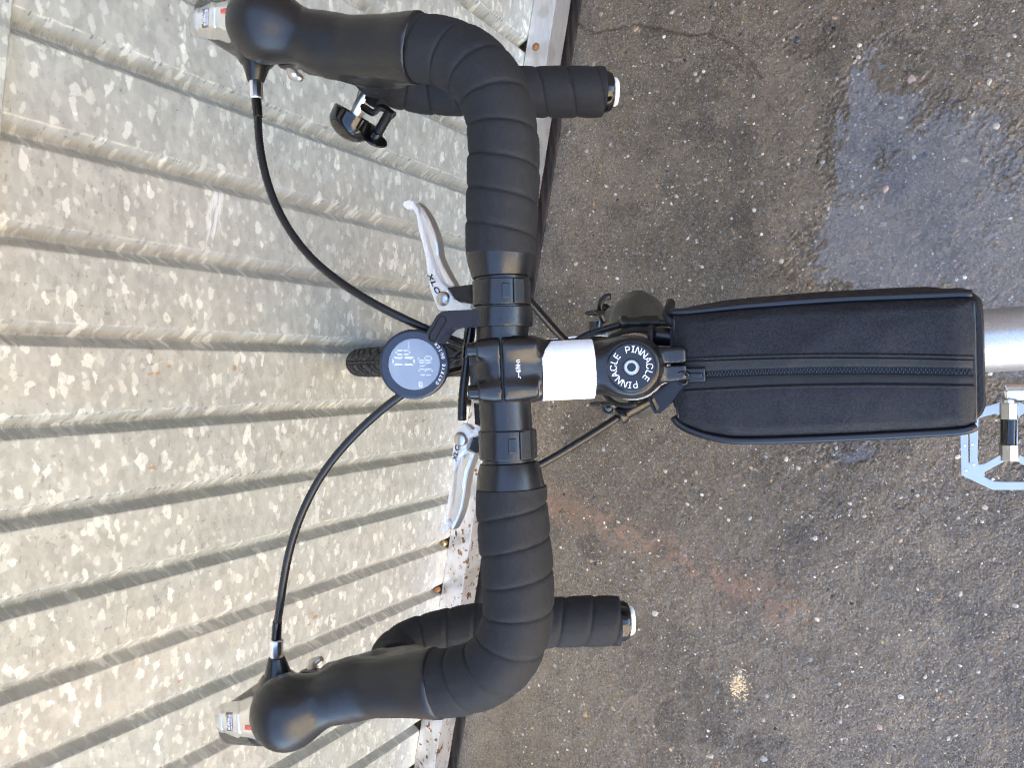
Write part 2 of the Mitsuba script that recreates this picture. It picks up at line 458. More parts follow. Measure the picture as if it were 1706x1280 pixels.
# ------------------------------------------------------------------ the ground
CRACK = A([(0.6096, -0.6692), (0.5681, -0.6462), (0.4867, -0.6426), (0.4427, -0.6227), (0.3892, -0.6009), (0.3557, -0.5953), (0.3315, -0.5775), (0.3155, -0.5657), (0.3021, -0.5444), (0.2809, -0.5196), (0.2717, -0.5016)])
POOLS = A([(0.0833, -0.4283, 0.062, 0.1), (0.1342, -0.342, 0.05, 0.08), (0.016, -0.2913, 0.11, 0.11), (-0.0645, -0.1904, 0.13, 0.14), (0.1204, -0.2108, 0.08, 0.08), (0.0446, -0.1606, 0.16, 0.045), (-0.0796, -0.0467, 0.04, 0.16), (0.1484, 0.1287, 0.04, 0.018), (0.1962, -0.5529, 0.03, 0.03)])


def ground_height(x, y):
    q = np.stack([x, y, 0 * x], -1)
    h = 0.0016 * (meshkit.fbm(q * 6, 3, 1) - 0.5) + 0.0018 * (meshkit.fbm(q * 45, 3, 2) - 0.5) + 0.0019 * (meshkit.fbm(q * 120, 3, 5) - 0.5)
    h = h + 0.0012
    dip = 0 * x
    for cx, cy, rx, ry in POOLS:
        d = np.sqrt(((x - cx) / rx) ** 2 + ((y - cy) / ry) ** 2) + 0.8 * (meshkit.fbm(q * 24, 3, 7) - 0.5)
        dip = np.maximum(dip, np.clip((1.35 - d) / 0.9, 0, 1))
    h = h - 0.0027 * dip * dip * (3 - 2 * dip) + 0.0046 * (meshkit.fbm(q * 230, 2, 15) - 0.5) * np.clip(4 * dip, 0, 1) * np.clip(1.9 - 1.6 * dip, 0, 1)
    near = 9 + 0 * x
    w = np.stack([x, y], -1) + 0.006 * (np.stack([meshkit.noise(q * 90, 11), meshkit.noise(q * 90, 12)], -1) - 0.5)
    for a, b in zip(A(CRACK)[:-1], A(CRACK)[1:]):
        t = np.clip(((w - a) @ (b - a)) / ((b - a) @ (b - a)), 0, 1)
        near = np.minimum(near, np.linalg.norm(w - a - t[..., None] * (b - a), axis=-1))
    return h - 0.005 * np.clip(1 - near / 0.0036, 0, 1)


def spread(a, b, step, far):
    mid = np.arange(a, b + step / 2, step)
    out = step * np.cumsum(1.5 ** np.arange(1, 60))
    out = out[out < far]
    return np.concatenate([(a - out)[::-1], mid, b + out])


gx, gy = spread(-0.16, 0.80, 0.0022, 150), spread(-0.80, 0.86, 0.0022, 150)
GX, GY = np.meshgrid(gx, gy, indexing='ij')
nx, ny = GX.shape
gi, gj = np.meshgrid(np.arange(nx - 1), np.arange(ny - 1), indexing='ij')
quad = np.stack([gi * ny + gj, (gi + 1) * ny + gj, (gi + 1) * ny + gj + 1, gi * ny + gj + 1], -1).reshape(-1, 4)
GH = ground_height(GX, GY)
low = trimesh.creation.box(bounds=[[-3, -3, -0.2], [3, 3, -0.012]])   # slab added underneath to stop sky light leaking through at puddle edges
ng = nx * ny
put('ground', (np.vstack([np.stack([GX, GY, GH], -1).reshape(-1, 3), low.vertices]), np.vstack([quad[:, [0, 1, 2]], quad[:, [0, 2, 3]], low.faces + ng])), 'damp_concrete', smooth=True)
tag('ground', 'worn damp concrete with exposed stones, a crack and patches of standing water', kind='structure')

wx, wy = np.arange(-0.20, 0.52, 0.003), np.arange(-0.72, 0.24, 0.003)
WX, WY = np.meshgrid(wx, wy, indexing='ij')
keep = np.zeros((len(wx) - 1, len(wy) - 1), bool)
for cx, cy, rx, ry in POOLS:
    keep |= (((WX[:-1, :-1] + 0.005 - cx) / (rx * 1.5)) ** 2 + ((WY[:-1, :-1] + 0.005 - cy) / (ry * 1.5)) ** 2) < 1
ki, kj = np.nonzero(keep)
m = len(wy)
wq = np.stack([ki * m + kj, (ki + 1) * m + kj, (ki + 1) * m + kj + 1, ki * m + kj + 1], 1)
wq3 = np.stack([WX, WY, 0 * WX], -1)
WZ = 0.00022 * (meshkit.fbm(wq3 * 75, 2, 31) - 0.5)     # the film creeps up round the grains
put('puddle', (np.stack([WX, WY, WZ], -1).reshape(-1, 3), wq), 'water_film', smooth=True)
tag('puddle', 'shallow film of rainwater mirroring the blue sky beside the bag', kind='structure')

ico = trimesh.creation.icosphere(subdivisions=1)
ico2 = trimesh.creation.icosphere(subdivisions=2)


def stone(x, y, r, mesh, seed, z):
    g = np.random.default_rng(seed)
    v = mesh.vertices * (1 + 0.6 * (meshkit.noise(mesh.vertices * 1.6 + g.uniform(0, 50, 3), 3)[:, None] - 0.5))
    v = v * A([1, g.uniform(0.55, 0.95), g.uniform(0.35, 0.5)]) * r
    a = g.uniform(0, 6.28)
    v = v @ A([[math.cos(a), math.sin(a), 0], [-math.sin(a), math.cos(a), 0], [0, 0, 1]])
    return v + A([x, y, z - 0.12 * r]), mesh.faces


vs, fs, cs, at = [], [], [], 0
pal = A([(0.5, 0.46, 0.38), (0.6, 0.57, 0.5), (0.36, 0.27, 0.17), (0.25, 0.24, 0.22), (0.3, 0.28, 0.25), (0.42, 0.22, 0.11), (0.04, 0.042, 0.045), (0.2, 0.19, 0.17)])
NG = 9000
sx, sy, sr = rng.uniform(-0.14, 0.80, NG), rng.uniform(-0.76, 0.82, NG), np.minimum(0.0008 + 0.0007 * rng.exponential(1.0, NG), 0.0046)
sz = ground_height(sx, sy)
lumps = [ico.vertices * (1 + 0.35 * (meshkit.noise(ico.vertices * 1.3 + rng.uniform(0, 50, 3), 3)[:, None] - 0.5)) for _ in range(24)]
for i in range(NG):
    a, r = rng.uniform(0, 6.28), sr[i]
    ca, sa_ = math.cos(a) * r, math.sin(a) * r
    k1, k2 = rng.uniform(0.55, 0.95), rng.uniform(0.35, 0.5) * r
    q = lumps[i % 24]
    v = np.stack([sx[i] + ca * q[:, 0] - sa_ * k1 * q[:, 1], sy[i] + sa_ * q[:, 0] + ca * k1 * q[:, 1], sz[i] - 0.12 * r + k2 * q[:, 2]], 1)
    f = ico.faces
    vs.append(v)
    fs.append(f + at)
    at += len(v)
    cs.append(np.tile(pal[rng.choice(8, p=[.2, .15, .15, .15, .15, .06, .07, .07])] * rng.uniform(0.35, 0.95), (len(v), 1)))
put('ground__grit', (np.vstack(vs), np.vstack(fs)), 'stone_mixed', smooth=True, color=np.vstack(cs))
tag('ground__grit', 'small stones showing through the worn concrete', kind='stuff')
BIG = A([(0.0444, -0.4534, 0.011, 3), (-0.058, -0.4273, 0.008, 0), (0.0629, -0.3963, 0.007, 0), (0.0313, -0.3323, 0.008, 4), (-0.0227, -0.3165, 0.007, 0), (0.2331, -0.5543, 0.006, 0), (0.2132, -0.5509, 0.008, 4), (0.0875, -0.2875, 0.01, 3), (0.1403, -0.3766, 0.007, 1), (0.3075, -0.3152, 0.006, 1), (0.2484, -0.19, 0.007, 0), (0.2008, -0.2542, 0.006, 0), (0.3815, -0.1927, 0.007, 0), (0.4576, -0.3446, 0.006, 1), (0.4871, -0.6319, 0.009, 1), (0.42, -0.646, 0.008, 0), (0.1232, -0.2638, 0.006, 0), (0.0917, -0.2342, 0.007, 2), (0.251, 0.1398, 0.007, 0), (0.1872, 0.1496, 0.006, 1), (0.2323, 0.1544, 0.006, 0), (0.0459, 0.1694, 0.006, 3), (-0.0035, 0.159, 0.006, 1), (0.4868, 0.4208, 0.009, 0), (0.3541, 0.4052, 0.005, 2), (0.3022, 0.5832, 0.006, 3), (0.1216, 0.5643, 0.008, 3), (0.099, 0.5928, 0.006, 4), (0.3043, 0.6487, 0.01, 2), (0.1699, 0.5393, 0.006, 0), (0.2518, 0.535, 0.006, 0), (-0.07, 0.3534, 0.007, 0), (-0.0338, 0.208, 0.007, 0), (0.0018, 0.3422, 0.006, 0), (0.5524, 0.668, 0.006, 1), (0.6309, 0.6253, 0.009, 1), (0.5761, 0.6055, 0.006, 1), (0.4925, 0.024, 0.005, 0), (0.2362, 0.2789, 0.006, 4), (0.5523, 0.2598, 0.007, 0), (0.6085, 0.3356, 0.006, 1), (0.4218, 0.2215, 0.006, 0), (0.5544, -0.3582, 0.007, 0), (0.6193, -0.2211, 0.007, 0), (0.5792, -0.3284, 0.006, 1), (0.3454, -0.339, 0.006, 1), (0.2854, -0.472, 0.006, 0), (0.1794, -0.3442, 0.007, 2), (-0.0919, -0.4876, 0.006, 0), (-0.0654, -0.3598, 0.007, 0), (-0.0426, -0.5167, 0.006, 0), (0.1204, -0.5023, 0.006, 0), (0.1542, -0.5724, 0.006, 1), (0.3937, 0.661, 0.007, 0), (0.0387, 0.4939, 0.005, 0), (0.2232, 0.4713, 0.006, 2), (0.0824, 0.2647, 0.006, 1), (0.1336, 0.2293, 0.005, 0), (-0.0189, 0.4583, 0.006, 0), (0.0244, 0.5657, 0.007, 0)])
bigz = ground_height(BIG[:, 0], BIG[:, 1])
for i, (x, y, r, k) in enumerate(BIG):
    v, f = stone(x, y, r * 0.68, ico2, 50 + i, bigz[i])
    put('ground__pebble', trimesh.Trimesh(v, f, process=False), ('stone_cream', 'stone_tan', 'stone_grey', 'stone_pink', 'stone_dark')[int(k)], smooth=True)

ox, oy = A((0.3417, 0.5298))  # bright ochre grains that paint a spot of reflected sunlight on the ground
gr_ = np.random.default_rng(5)
vs, fs, at = [], [], 0
for i in range(260):
    q = gr_.normal(0, 0.45, 2)
    x, y, r = ox + 0.0165 * q[0], oy + 0.026 * q[1], gr_.uniform(0.0006, 0.0016)
    z = float(ground_height(A([x]), A([y]))[0])
    vs.append(ico.vertices * A([1, gr_.uniform(0.7, 1), 0.5]) * r + A([x, y, z]))
    fs.append(ico.faces + at)
    at += len(ico.vertices)
v, f = np.vstack(vs), np.vstack(fs)
put('ground__sunspot_grit', (v, f), 'sunspot_ochre', smooth=True)
tag('ground__sunspot_grit', 'ochre grains standing for a small spot of reflected sunlight on the concrete', kind='stuff')

# ------------------------------------------------------------------ garage door (vertical, a little askew to the bicycle)
DB, DT, DN = A([0.7471, 0, 0]), A([0.21473, 0.97667, 0]), A([-0.97667, 0.21473, 0])


def door(u, z, off):
    return DB + u * DT + off * DN + A([0, 0, z])


RIB, PITCH = -0.0414, 0.0939
prof = [(-0.0265, 0), (-0.0245, 0.0), (-0.0234, 0.0007), (-0.0120, 0.0140), (-0.0098, 0.0160), (-0.0084, 0.0166), (-0.0070, 0.0160), (-0.0010, 0.0014), (0.0002, 0.0002), (0.0020, 0.0)]
us, hs = [], []
for k in range(-11, 12):
    for a, b in prof:
        us.append(RIB + k * PITCH + a)
        hs.append(b)
us, hs = A(us), A(hs)
ufine = np.linspace(us[0], us[-1], 2600)
hfine = np.interp(ufine, us, hs)
hfine = np.convolve(np.pad(hfine, 1, mode='edge'), np.ones(3) / 3, 'valid')
RSIGN = -1.0
zz = np.concatenate([np.linspace(0.079, 1.02, 180), np.linspace(1.06, 2.02, 12)])
U, ZZ = np.meshgrid(ufine, zz, indexing='ij')
q3 = np.stack([U * 1.0, ZZ * 1.0, 0 * U], -1)
buckle = 0.0016 * (meshkit.fbm(q3 * A([7, 3, 1]), 3, 4) - 0.5) + 0.0005 * (meshkit.fbm(q3 * A([40, 14, 1]), 2, 5) - 0.5)
off = -0.056 + RSIGN * hfine[:, None] * (1 + 0.08 * (meshkit.noise(q3 * A([20, 30, 1]), 8) - 0.5)) + buckle
VV = DB + U[..., None] * DT + off[..., None] * DN + ZZ[..., None] * A([0, 0, 1.0])
n0, n1 = U.shape
gi, gj = np.meshgrid(np.arange(n0 - 1), np.arange(n1 - 1), indexing='ij')
qd = np.stack([gi * n1 + gj, gi * n1 + gj + 1, (gi + 1) * n1 + gj + 1, (gi + 1) * n1 + gj], -1).reshape(-1, 4)
put('garage_door__panel', (VV.reshape(-1, 3), qd), 'zinc_sheet', smooth=True)
tag('garage_door', 'galvanised corrugated steel garage door with a rusty bottom rail behind the handlebar', 'garage door')


def dbar(u0, u1, sec, wob=0.0, n=160):
    """bar along the door: section points (off, z)"""
    sec = A(sec)
    u = np.linspace(u0, u1, n)
    w = wob * (meshkit.fbm(np.stack([u * 9, 0 * u, 0 * u], 1), 3, 6) - 0.5)
    return skin(np.stack([DB + u[:, None] * DT + (o + w)[:, None] * DN + A([0, 0, z]) for o, z in sec], 1))


def csec(o0, o1, z0, z1, c=0.002):
    return [(o0, z0), (o1 - c, z0), (o1, z0 + c), (o1, z1 - c), (o1 - 0.3 * c, z1 - 0.3 * c), (o1 - c, z1), (o0, z1)]


ul, uh = us[0] + 0.02, us[-1] - 0.02
put('garage_door__bottom_rail', dbar(ul, uh, csec(-0.055, -0.010, 0.022, 0.080), 0.0012, 500), 'rail_steel', smooth=30)
tag('garage_door__bottom_rail', 'pale steel bottom rail speckled with rust')
put('garage_door__threshold', dbar(ul, uh, csec(-0.07, 0.001, -0.006, 0.005, 0.0015), 0.003, 300), 'dark_timber', smooth=30)
put('garage_door__weather_strip', dbar(ul, uh, csec(-0.045, -0.030, 0.0055, 0.0215), 0.003, 300), 'dark_timber', smooth=30)
put('garage_door__cross_rail', dbar(ul, uh, csec(-0.054, -0.043, 0.9915, 1.025), 0.0, 60), 'zinc_sheet', smooth=30)
# bolts standing on the rail, one beside each second corrugation; nuts where the corrugations meet it, two coloured gold to stand for warm glints
c = A((0.6497, -0.6079, 0.08))
put('garage_door__bolt', lathe([(0, 0.0004), (0.0062, 0.0004), (0.0072, 0.0010), (0.0062, 0.0018), (0.0045, 0.0020), (0.0042, 0.0065), (0.0036, 0.0072), (0, 0.0074)], c, (0, 0, 1), 24), 'rusty_iron')
for k in (-5, -4, 4, 5):
    c = door(RIB + k * PITCH - 0.010, 0.0805, -0.0625)
    put('garage_door__nut', lathe([(0, 0), (0.005, 0), (0.0055, 0.0005), (0.0055, 0.008), (0.0035, 0.0095), (0, 0.0095)], c, (0, 0, 1), 6), 'glint_gold' if k in (-5, 4) else 'rusty_iron', smooth=20)

# garage round the door and the houses whose sunlit walls light the yard
def wall_block(lo, hi, c=None):
    b = trimesh.creation.box(bounds=[lo, hi])
    return b


def dblock(u0, u1, o0, o1, z0, z1):
    v = [door(u, z, o) for u in (u0, u1) for o in (o0, o1) for z in (z0, z1)]
    return trimesh.convex.convex_hull(A(v))


for u0, u1 in ((uh + 0.01, uh + 9), (ul - 9, ul - 0.01)):
    put('garage_building__wall', dblock(u0, u1, -5.0, 0.03, -0.02, 2.1), 'brickwork', smooth=False)
put('garage_building__roof', dblock(ul - 9.2, uh + 9.2, -5.2, 0.12, 2.102, 2.35), 'roof_felt', smooth=False)
tag('garage_building', 'brick garage row with a flat felt roof around the corrugated door', 'garage')
put('house__wall', trimesh.creation.box(bounds=[[-8, 1.2, -0.02], [-3.0, 9, 5.6]]), 'cream_render', smooth=False)
put('house__roof', trimesh.convex.convex_hull(A([[-8.2, 1.0, 5.602], [-2.8, 1.0, 5.602], [-8.2, 9.2, 5.602], [-2.8, 9.2, 5.602], [-5.5, 1.0, 7.6], [-5.5, 9.2, 7.6]])), 'brickwork', smooth=False)
for y in (4.6, 6.8):
    for z in (0.9, 3.3):
        k = put('house__window', trimesh.creation.box(bounds=[[-2.998, y, z], [-2.95, y + 1.1, z + 1.2]]), 'white_frame', smooth=False)
        put(k + '__pane', trimesh.creation.box(bounds=[[-2.948, y + .08, z + .08], [-2.93, y + 1.02, z + 1.12]]), 'window_glass', smooth=False)
tag('house', 'cream rendered house across the yard with white framed windows', 'house')

put('added_sky_blocker__wall', trimesh.creation.box(bounds=[[-7, -2.45, -0.02], [0.45, -2.2, 5.5]]), 'brickwork', smooth=False)  # unseen wall added to cut sky light and darken the door folds
put('added_sky_blocker__coping', trimesh.creation.box(bounds=[[-7.05, -2.5, 5.502], [0.5, -2.15, 5.58]]), 'roof_felt', smooth=False)
tag('added_sky_blocker', 'tall unseen brick wall added to keep sky light off the door folds', 'wall')

# ------------------------------------------------------------------ the bicycle
B = 'bicycle'
tag(B, 'drop handlebar bicycle with black taped bars and silver grey frame leaning at the garage door', 'bicycle')


# frame, fork and wheel
STEER0, STEER1 = A((0.1674, -0.0076, 0.967)), A((0.2601, -0.0136, 0.7))
SAX = unit(STEER0 - STEER1)
put(B + '__head_tube', join(rod(STEER0 - SAX * 0.062, STEER0 - SAX * 0.20, 0.0195), lathe([(0.0195, 0), (0.0225, 0.002), (0.0225, 0.012), (0.0195, 0.016)], STEER0 - SAX * 0.075, SAX)), 'frame_paint')
put(B + '__spacer', rod(STEER0 - SAX * 0.0435, STEER0 - SAX * 0.0585, 0.0168), 'black_anodised')
put(B + '__top_tube', tube(A([(0.1731, -0.0143, 0.868), (0.0649, -0.0153, 0.855), (-0.0264, -0.0174, 0.842), (-0.2084, -0.0241, 0.8)]), [0.0185, 0.019, 0.0195, 0.0195], 0.01, 40), 'frame_paint', smooth=True)
DTUBE = A([STEER0 - SAX * 0.17, (-0.20, -0.03, 0.30)])
put(B + '__down_tube', tube([DTUBE[0], DTUBE.mean(0), DTUBE[1]], 0.021, 0.02, 32), 'frame_paint', smooth=True)
put(B + '__seat_tube', tube([(-0.20, -0.03, 0.27), (-0.26, -0.028, 0.5), (-0.32, -0.025, 0.74)], 0.0165, 0.02, 28), 'frame_paint', smooth=True)
put(B + '__bottom_bracket', rod((-0.20, -0.067, 0.275), (-0.20, 0.02, 0.275), 0.021), 'frame_paint')
HUB = A([0.443, -0.034, 0.346])
WN = unit((0.02, 1, -0.02))
CROWN = STEER0 - SAX * 0.232 + A([-0.004, -0.010, 0])
side = WN
fk = []
for s in (-1, 1):
    a = CROWN + s * side * 0.029 - SAX * 0.012
    b = CROWN * 0.66 + HUB * 0.34 + s * side * 0.045 - A([0.020, 0, 0])
    c = HUB + s * side * 0.053 + A([-0.045, 0, 0.05])
    leg = s_union(0.02, d_cone(CROWN + SAX * 0.02, CROWN - SAX * 0.005, 0.023, 0.022), d_cone(CROWN, a, 0.0215, 0.020), d_cone(a, b, 0.020, 0.0165), d_cone(b, c, 0.0165, 0.0115))
    lo = np.minimum(np.minimum(a, c), np.minimum(CROWN, b)) - 0.04
    hi = np.maximum(np.maximum(a, c), np.maximum(CROWN, b)) + 0.04
    fk.append(nets(s_cut(0.006, leg, d_cyl(HUB - side * 0.0225, HUB + side * 0.0225, 0.360, 0.004)), lo, hi, 0.003))
put(B + '__fork', join(*fk), 'fork_paint', smooth=True)
for s, e in ((-1, A((0.4298, -0.0999, 0.346))), (1, A((0.4274, 0.0379, 0.346)))):
    put(B + '__dropout', join(box(e - s * side * 0.007 + A([-0.004, 0, 0.02]), A([0.010, 0, -0.004]), side * 0.003, A([0.004, 0, 0.03]), 0.003),
                              lathe([(0, -0.004), (0.008, -0.004), (0.0095, -0.0025), (0.0095, 0.002), (0.0065, 0.003), (0.005, 0.001), (0.0035, 0.001), (0.0035, 0.004), (0, 0.0045)], e, (-0.3, s * 0.55, 0.8), 28)), 'satin_plastic')
put(B + '__dropout__axle_lever', tube(A([(0.4109, -0.115, 0.37), (0.4178, -0.1127, 0.375), (0.4233, -0.1049, 0.375), (0.4249, -0.093, 0.37), (0.4239, -0.0836, 0.36)]), [0.0045, 0.0042, 0.004, 0.004, 0.005], 0.003, 14), 'satin_plastic', smooth=True)


def wheel_ring(profile, n=180):
    """profile (radius, across) closed, spun about the hub axle"""
    u, v, w = basis(WN)
    th = np.arange(n) * 2 * np.pi / n
    pr = A(profile)
    rings = HUB + pr[None, :, 1, None] * w + pr[None, :, 0, None] * (np.cos(th)[:, None, None] * u + np.sin(th)[:, None, None] * v)
    rings = np.concatenate([rings, rings[:1]])
    return skin(rings, caps=False)


wk = put(B + '__front_wheel', wheel_ring([(0.295, -0.009), (0.301, -0.012), (0.314, -0.0125), (0.318, -0.0105), (0.316, 0), (0.318, 0.0105), (0.314, 0.0125), (0.301, 0.012), (0.295, 0.009), (0.292, 0)]), 'gloss_black', smooth=40)
# tyre with a herringbone tread pressed into it
u, v, w = basis(WN)
nt, na = 1500, 72
th, ph = np.arange(nt) * 2 * np.pi / nt, np.linspace(-2.35, 2.35, na)
TH, PH = np.meshgrid(th, ph, indexing='ij')
arc, acr = TH * 0.34, PH * 0.018
saw = ((arc + np.abs(acr) * 1.15) / 0.0125) % 1.0
gr = np.clip(1 - np.abs(saw - 0.5) / 0.17, 0, 1) * (np.abs(acr) > 0.0022) * (np.abs(acr) < 0.026) * ((((arc + np.abs(acr) * 1.15) // 0.0125) % 3) > 0)
cross = np.clip(1 - np.abs(((arc - np.abs(acr) * 1.7) / 0.021) % 1.0 - 0.5) / 0.09, 0, 1) * (np.abs(acr) > 0.009) * (np.abs(acr) < 0.024)
mid = np.clip(1 - np.abs(np.abs(acr) - 0.0022) / 0.0008, 0, 1) * (((arc / 0.0105) % 1) < 0.6)
R0 = 0.0182 - 0.0034 * np.clip(2.2 * np.maximum(np.maximum(gr, cross), 0.8 * mid), 0, 1)
rad, ac = 0.3278 + R0 * np.cos(PH), R0 * np.sin(PH)
ty = HUB + ac[..., None] * w + rad[..., None] * (np.cos(TH)[..., None] * u + np.sin(TH)[..., None] * v)
gi, gj = np.meshgrid(np.arange(nt), np.arange(na - 1), indexing='ij')
qt = np.stack([gi * na + gj, ((gi + 1) % nt) * na + gj, ((gi + 1) % nt) * na + gj + 1, gi * na + gj + 1], -1).reshape(-1, 4)
put(wk + '__tyre', (ty.reshape(-1, 3), qt), 'tyre_rubber', smooth=True)
put(wk + '__hub', lathe([(0, -0.05), (0.010, -0.05), (0.010, -0.034), (0.029, -0.032), (0.029, -0.029), (0.013, -0.024), (0.011, 0), (0.013, 0.024), (0.026, 0.029), (0.026, 0.032), (0.010, 0.034), (0.010, 0.05), (0, 0.05)], HUB, WN, 36), 'gloss_black')
for i in range(28):
    a = i * 2 * math.pi / 28
    s = 1 if i % 2 else -1
    b = a + (0.95 if (i // 2) % 2 else -0.95)
    p0 = HUB + s * 0.0305 * w + 0.026 * (math.cos(b) * u + math.sin(b) * v)
    p1 = HUB + s * 0.003 * w + 0.2935 * (math.cos(a) * u + math.sin(a) * v)
    put(wk + '__spoke', rod(p0, p1, 0.001, sides=8), 'polished_alloy', smooth=True)
put(wk + '__brake_rotor', join(*[wheel_ring([(0.066, 0.0395), (0.08, 0.0395), (0.08, 0.0413), (0.066, 0.0413)], 72)], *[box(HUB + 0.0404 * w + 0.045 * (math.cos(a) * u + math.sin(a) * v), 0.023 * (math.cos(a + .25) * u + math.sin(a + .25) * v), 0.003 * (-math.sin(a + .25) * u + math.cos(a + .25) * v), 0.0009 * w, 0.0004) for a in np.arange(6) * 1.0472]), 'satin_alloy', smooth=30)

# stem
BAR0, BARDIR = A((0.2437, -0.0086, 0.985)), unit(A((-0.0016, 0.0919, 0)))
ST = A((0.1766, -0.0076, 0.947))
ST = STEER0 - SAX * 0.0225
fw = unit(BAR0 - ST)
fw = unit(fw - (fw @ BARDIR) * BARDIR)
sup = unit(np.cross(fw, BARDIR))
sup = sup if sup[2] > 0 else -sup
body = s_union(0.012, d_cone(ST, BAR0 - fw * 0.012, 0.0162, 0.0172), d_cyl(ST - SAX * 0.021, ST + SAX * 0.019, 0.0172, 0.003), d_cyl(BAR0 - BARDIR * 0.0178, BAR0 + BARDIR * 0.0178, 0.0205, 0.003))
for s in (-1, 1):
    body = s_union(0.006, body, d_cyl(BAR0 + s * BARDIR * 0.0125 + sup * 0.0172 - fw * 0.0205, BAR0 + s * BARDIR * 0.0125 + sup * 0.0172 + fw * 0.016, 0.0052, 0.0015),
                   d_cyl(BAR0 + s * BARDIR * 0.0125 - sup * 0.0172 - fw * 0.0205, BAR0 + s * BARDIR * 0.0125 - sup * 0.0172 + fw * 0.016, 0.0052, 0.0015))
body = s_union(0.004, body, d_box(ST - fw * 0.021, fw, BARDIR, SAX, (0.009, 0.0105, 0.018), 0.003))
lo, hi = np.minimum(ST, BAR0) - 0.045, np.maximum(ST, BAR0) + 0.045
gap = BAR0 + fw * 0.001
socket = [d_cyl(BAR0 + s * BARDIR * 0.0125 + sup * 0.0178 - fw * 0.045, BAR0 + s * BARDIR * 0.0125 + sup * 0.0178 - fw * 0.0215, 0.0030, 0.0003) for s in (-1, 1)]
slit = d_box(ST - fw * 0.03, fw, BARDIR, SAX, (0.014, 0.0008, 0.04), 0.0002)
put(B + '__stem', nets(s_cut(0.0006, body, lambda p: -d_half(gap - fw * 0.0006, fw)(p), slit, *socket), lo, hi, 0.00105), 'black_anodised', smooth=True)
fp = put(B + '__stem_faceplate', nets(s_cut(0.0006, body, d_half(gap + fw * 0.0006, fw)), lo, hi, 0.00105), 'black_anodised', smooth=True)
for s in (-1, 1):
    c = BAR0 + s * BARDIR * 0.0125 + sup * 0.0172 + fw * 0.016
    put(fp + '__bolt', lathe([(0.0045, -0.001), (0.0045, 0.0), (0.0042, 0.0045), (0.0036, 0.0055), (0.0022, 0.0055), (0.0022, 0.003), (0, 0.003)], c, fw, 28), 'gloss_black')
# white band round the stem, top cap with its bolt and ring of lettering
bp = [ST + fw * t for t in (0.0245, 0.035, 0.046, 0.0560)]
put(B + '__white_band', tube(bp, 0.0183, 0.004, 56), 'white_sticker')
tag(B + '__white_band', 'plain white band wrapped round the stem')
cap = put(B + '__top_cap', lathe([(0.0155, -0.0035), (0.0155, -0.0012), (0.0146, -0.001), (0.0146, 0.0008), (0.0138, 0.0016), (0.0052, 0.0016), (0.0050, 0.0004), (0, 0.0004)], STEER0, SAX, 72), 'satin_plastic')
put(cap + '__bolt', lathe([(0.0046, -0.001), (0.0046, 0.0020), (0.0040, 0.0028), (0.0026, 0.0028), (0.0025, -0.0008), (0, -0.0008)], STEER0, SAX, 36), 'satin_alloy', smooth=25)
imr, imd = A([-0.88152, 0.03255, -0.47103]), A([0.0287, 0.99947, 0.01534])
capx = unit(imr - (imr @ SAX) * SAX)
capy = np.cross(SAX, capx)
let = []
for w0, ang0 in (('PINNACLE', -12.0), ('PINNACLE', 168.0)):
    for ch, da in zip(w0, (0, 17, 35, 56, 78, 99, 120, 139)):
        g = text_poly(ch, 0.0039)
        a = math.radians(90 - (ang0 + da))
        x0, _, x1, _ = g.bounds
        g = sa.translate(g, -(x0 + x1) / 2, 0)
        g = g.difference(g.buffer(-0.00028))
        o = STEER0 + SAX * 0.00165 + 0.0086 * (math.cos(a) * capx + math.sin(a) * capy)
        let.append(lay(g, o, math.sin(a) * capx - math.cos(a) * capy, math.cos(a) * capx + math.sin(a) * capy, 0.00015))
put(cap + '__lettering', join(*let), 'white_print', smooth=False)
tg = text_poly('5–6N·m', 0.0026, True)
tg = sa.translate(tg, -(tg.bounds[0] + tg.bounds[2]) / 2, -0.0013)
put(B + '__stem__torque_mark', lay(tg, BAR0 - fw * 0.0085 + sup * 0.0209, -BARDIR, fw, 0.0003), 'white_print', smooth=False)

# handlebar
bar = put(B + '__handlebar', tube(A([(0.2433, -0.0774, 0.985), (0.2432, -0.0443, 0.985), (0.2437, -0.0086, 0.985), (0.2428, 0.0219, 0.985), (0.2422, 0.0623, 0.985)]), 0.0159, 0.004, 48), 'black_anodised', smooth=True)


def tape(path, pitch, hand, seed, start=0.0):
    """overlapping spiral wrap: path rows are x, y, z, radius"""
    p, s = spline(path, 0.0007)
    t, a, b = frames(p[:, :3])
    m = 72
    th = np.arange(m) * 2 * np.pi / m
    S, TH = np.meshgrid(s, th, indexing='ij')
    k = (S + start) / pitch + hand * TH / (2 * np.pi)
    fr = k % 1.0
    jit = meshkit.noise(np.stack([np.floor(k), 0 * k + seed, 0 * k], -1), 3)
    lift = 0.0009 * (1 - (2 * fr - 1) ** 6) + 0.0004 * fr + 0.0005 * (jit - 0.5)
    lift = lift - 0.0007 * np.exp(-np.minimum(fr, 1 - fr) / 0.03)
    lump = 0.0006 * (meshkit.fbm(np.stack([S * 60, np.cos(TH) * 2, np.sin(TH) * 2 + seed], -1), 2, 9) - 0.5)
    r = p[:, 3][:, None] + lift + lump
    ring = p[:, None, :3] + r[..., None] * (np.cos(th)[None, :, None] * a[:, None] + np.sin(th)[None, :, None] * b[:, None])
    return skin(ring)


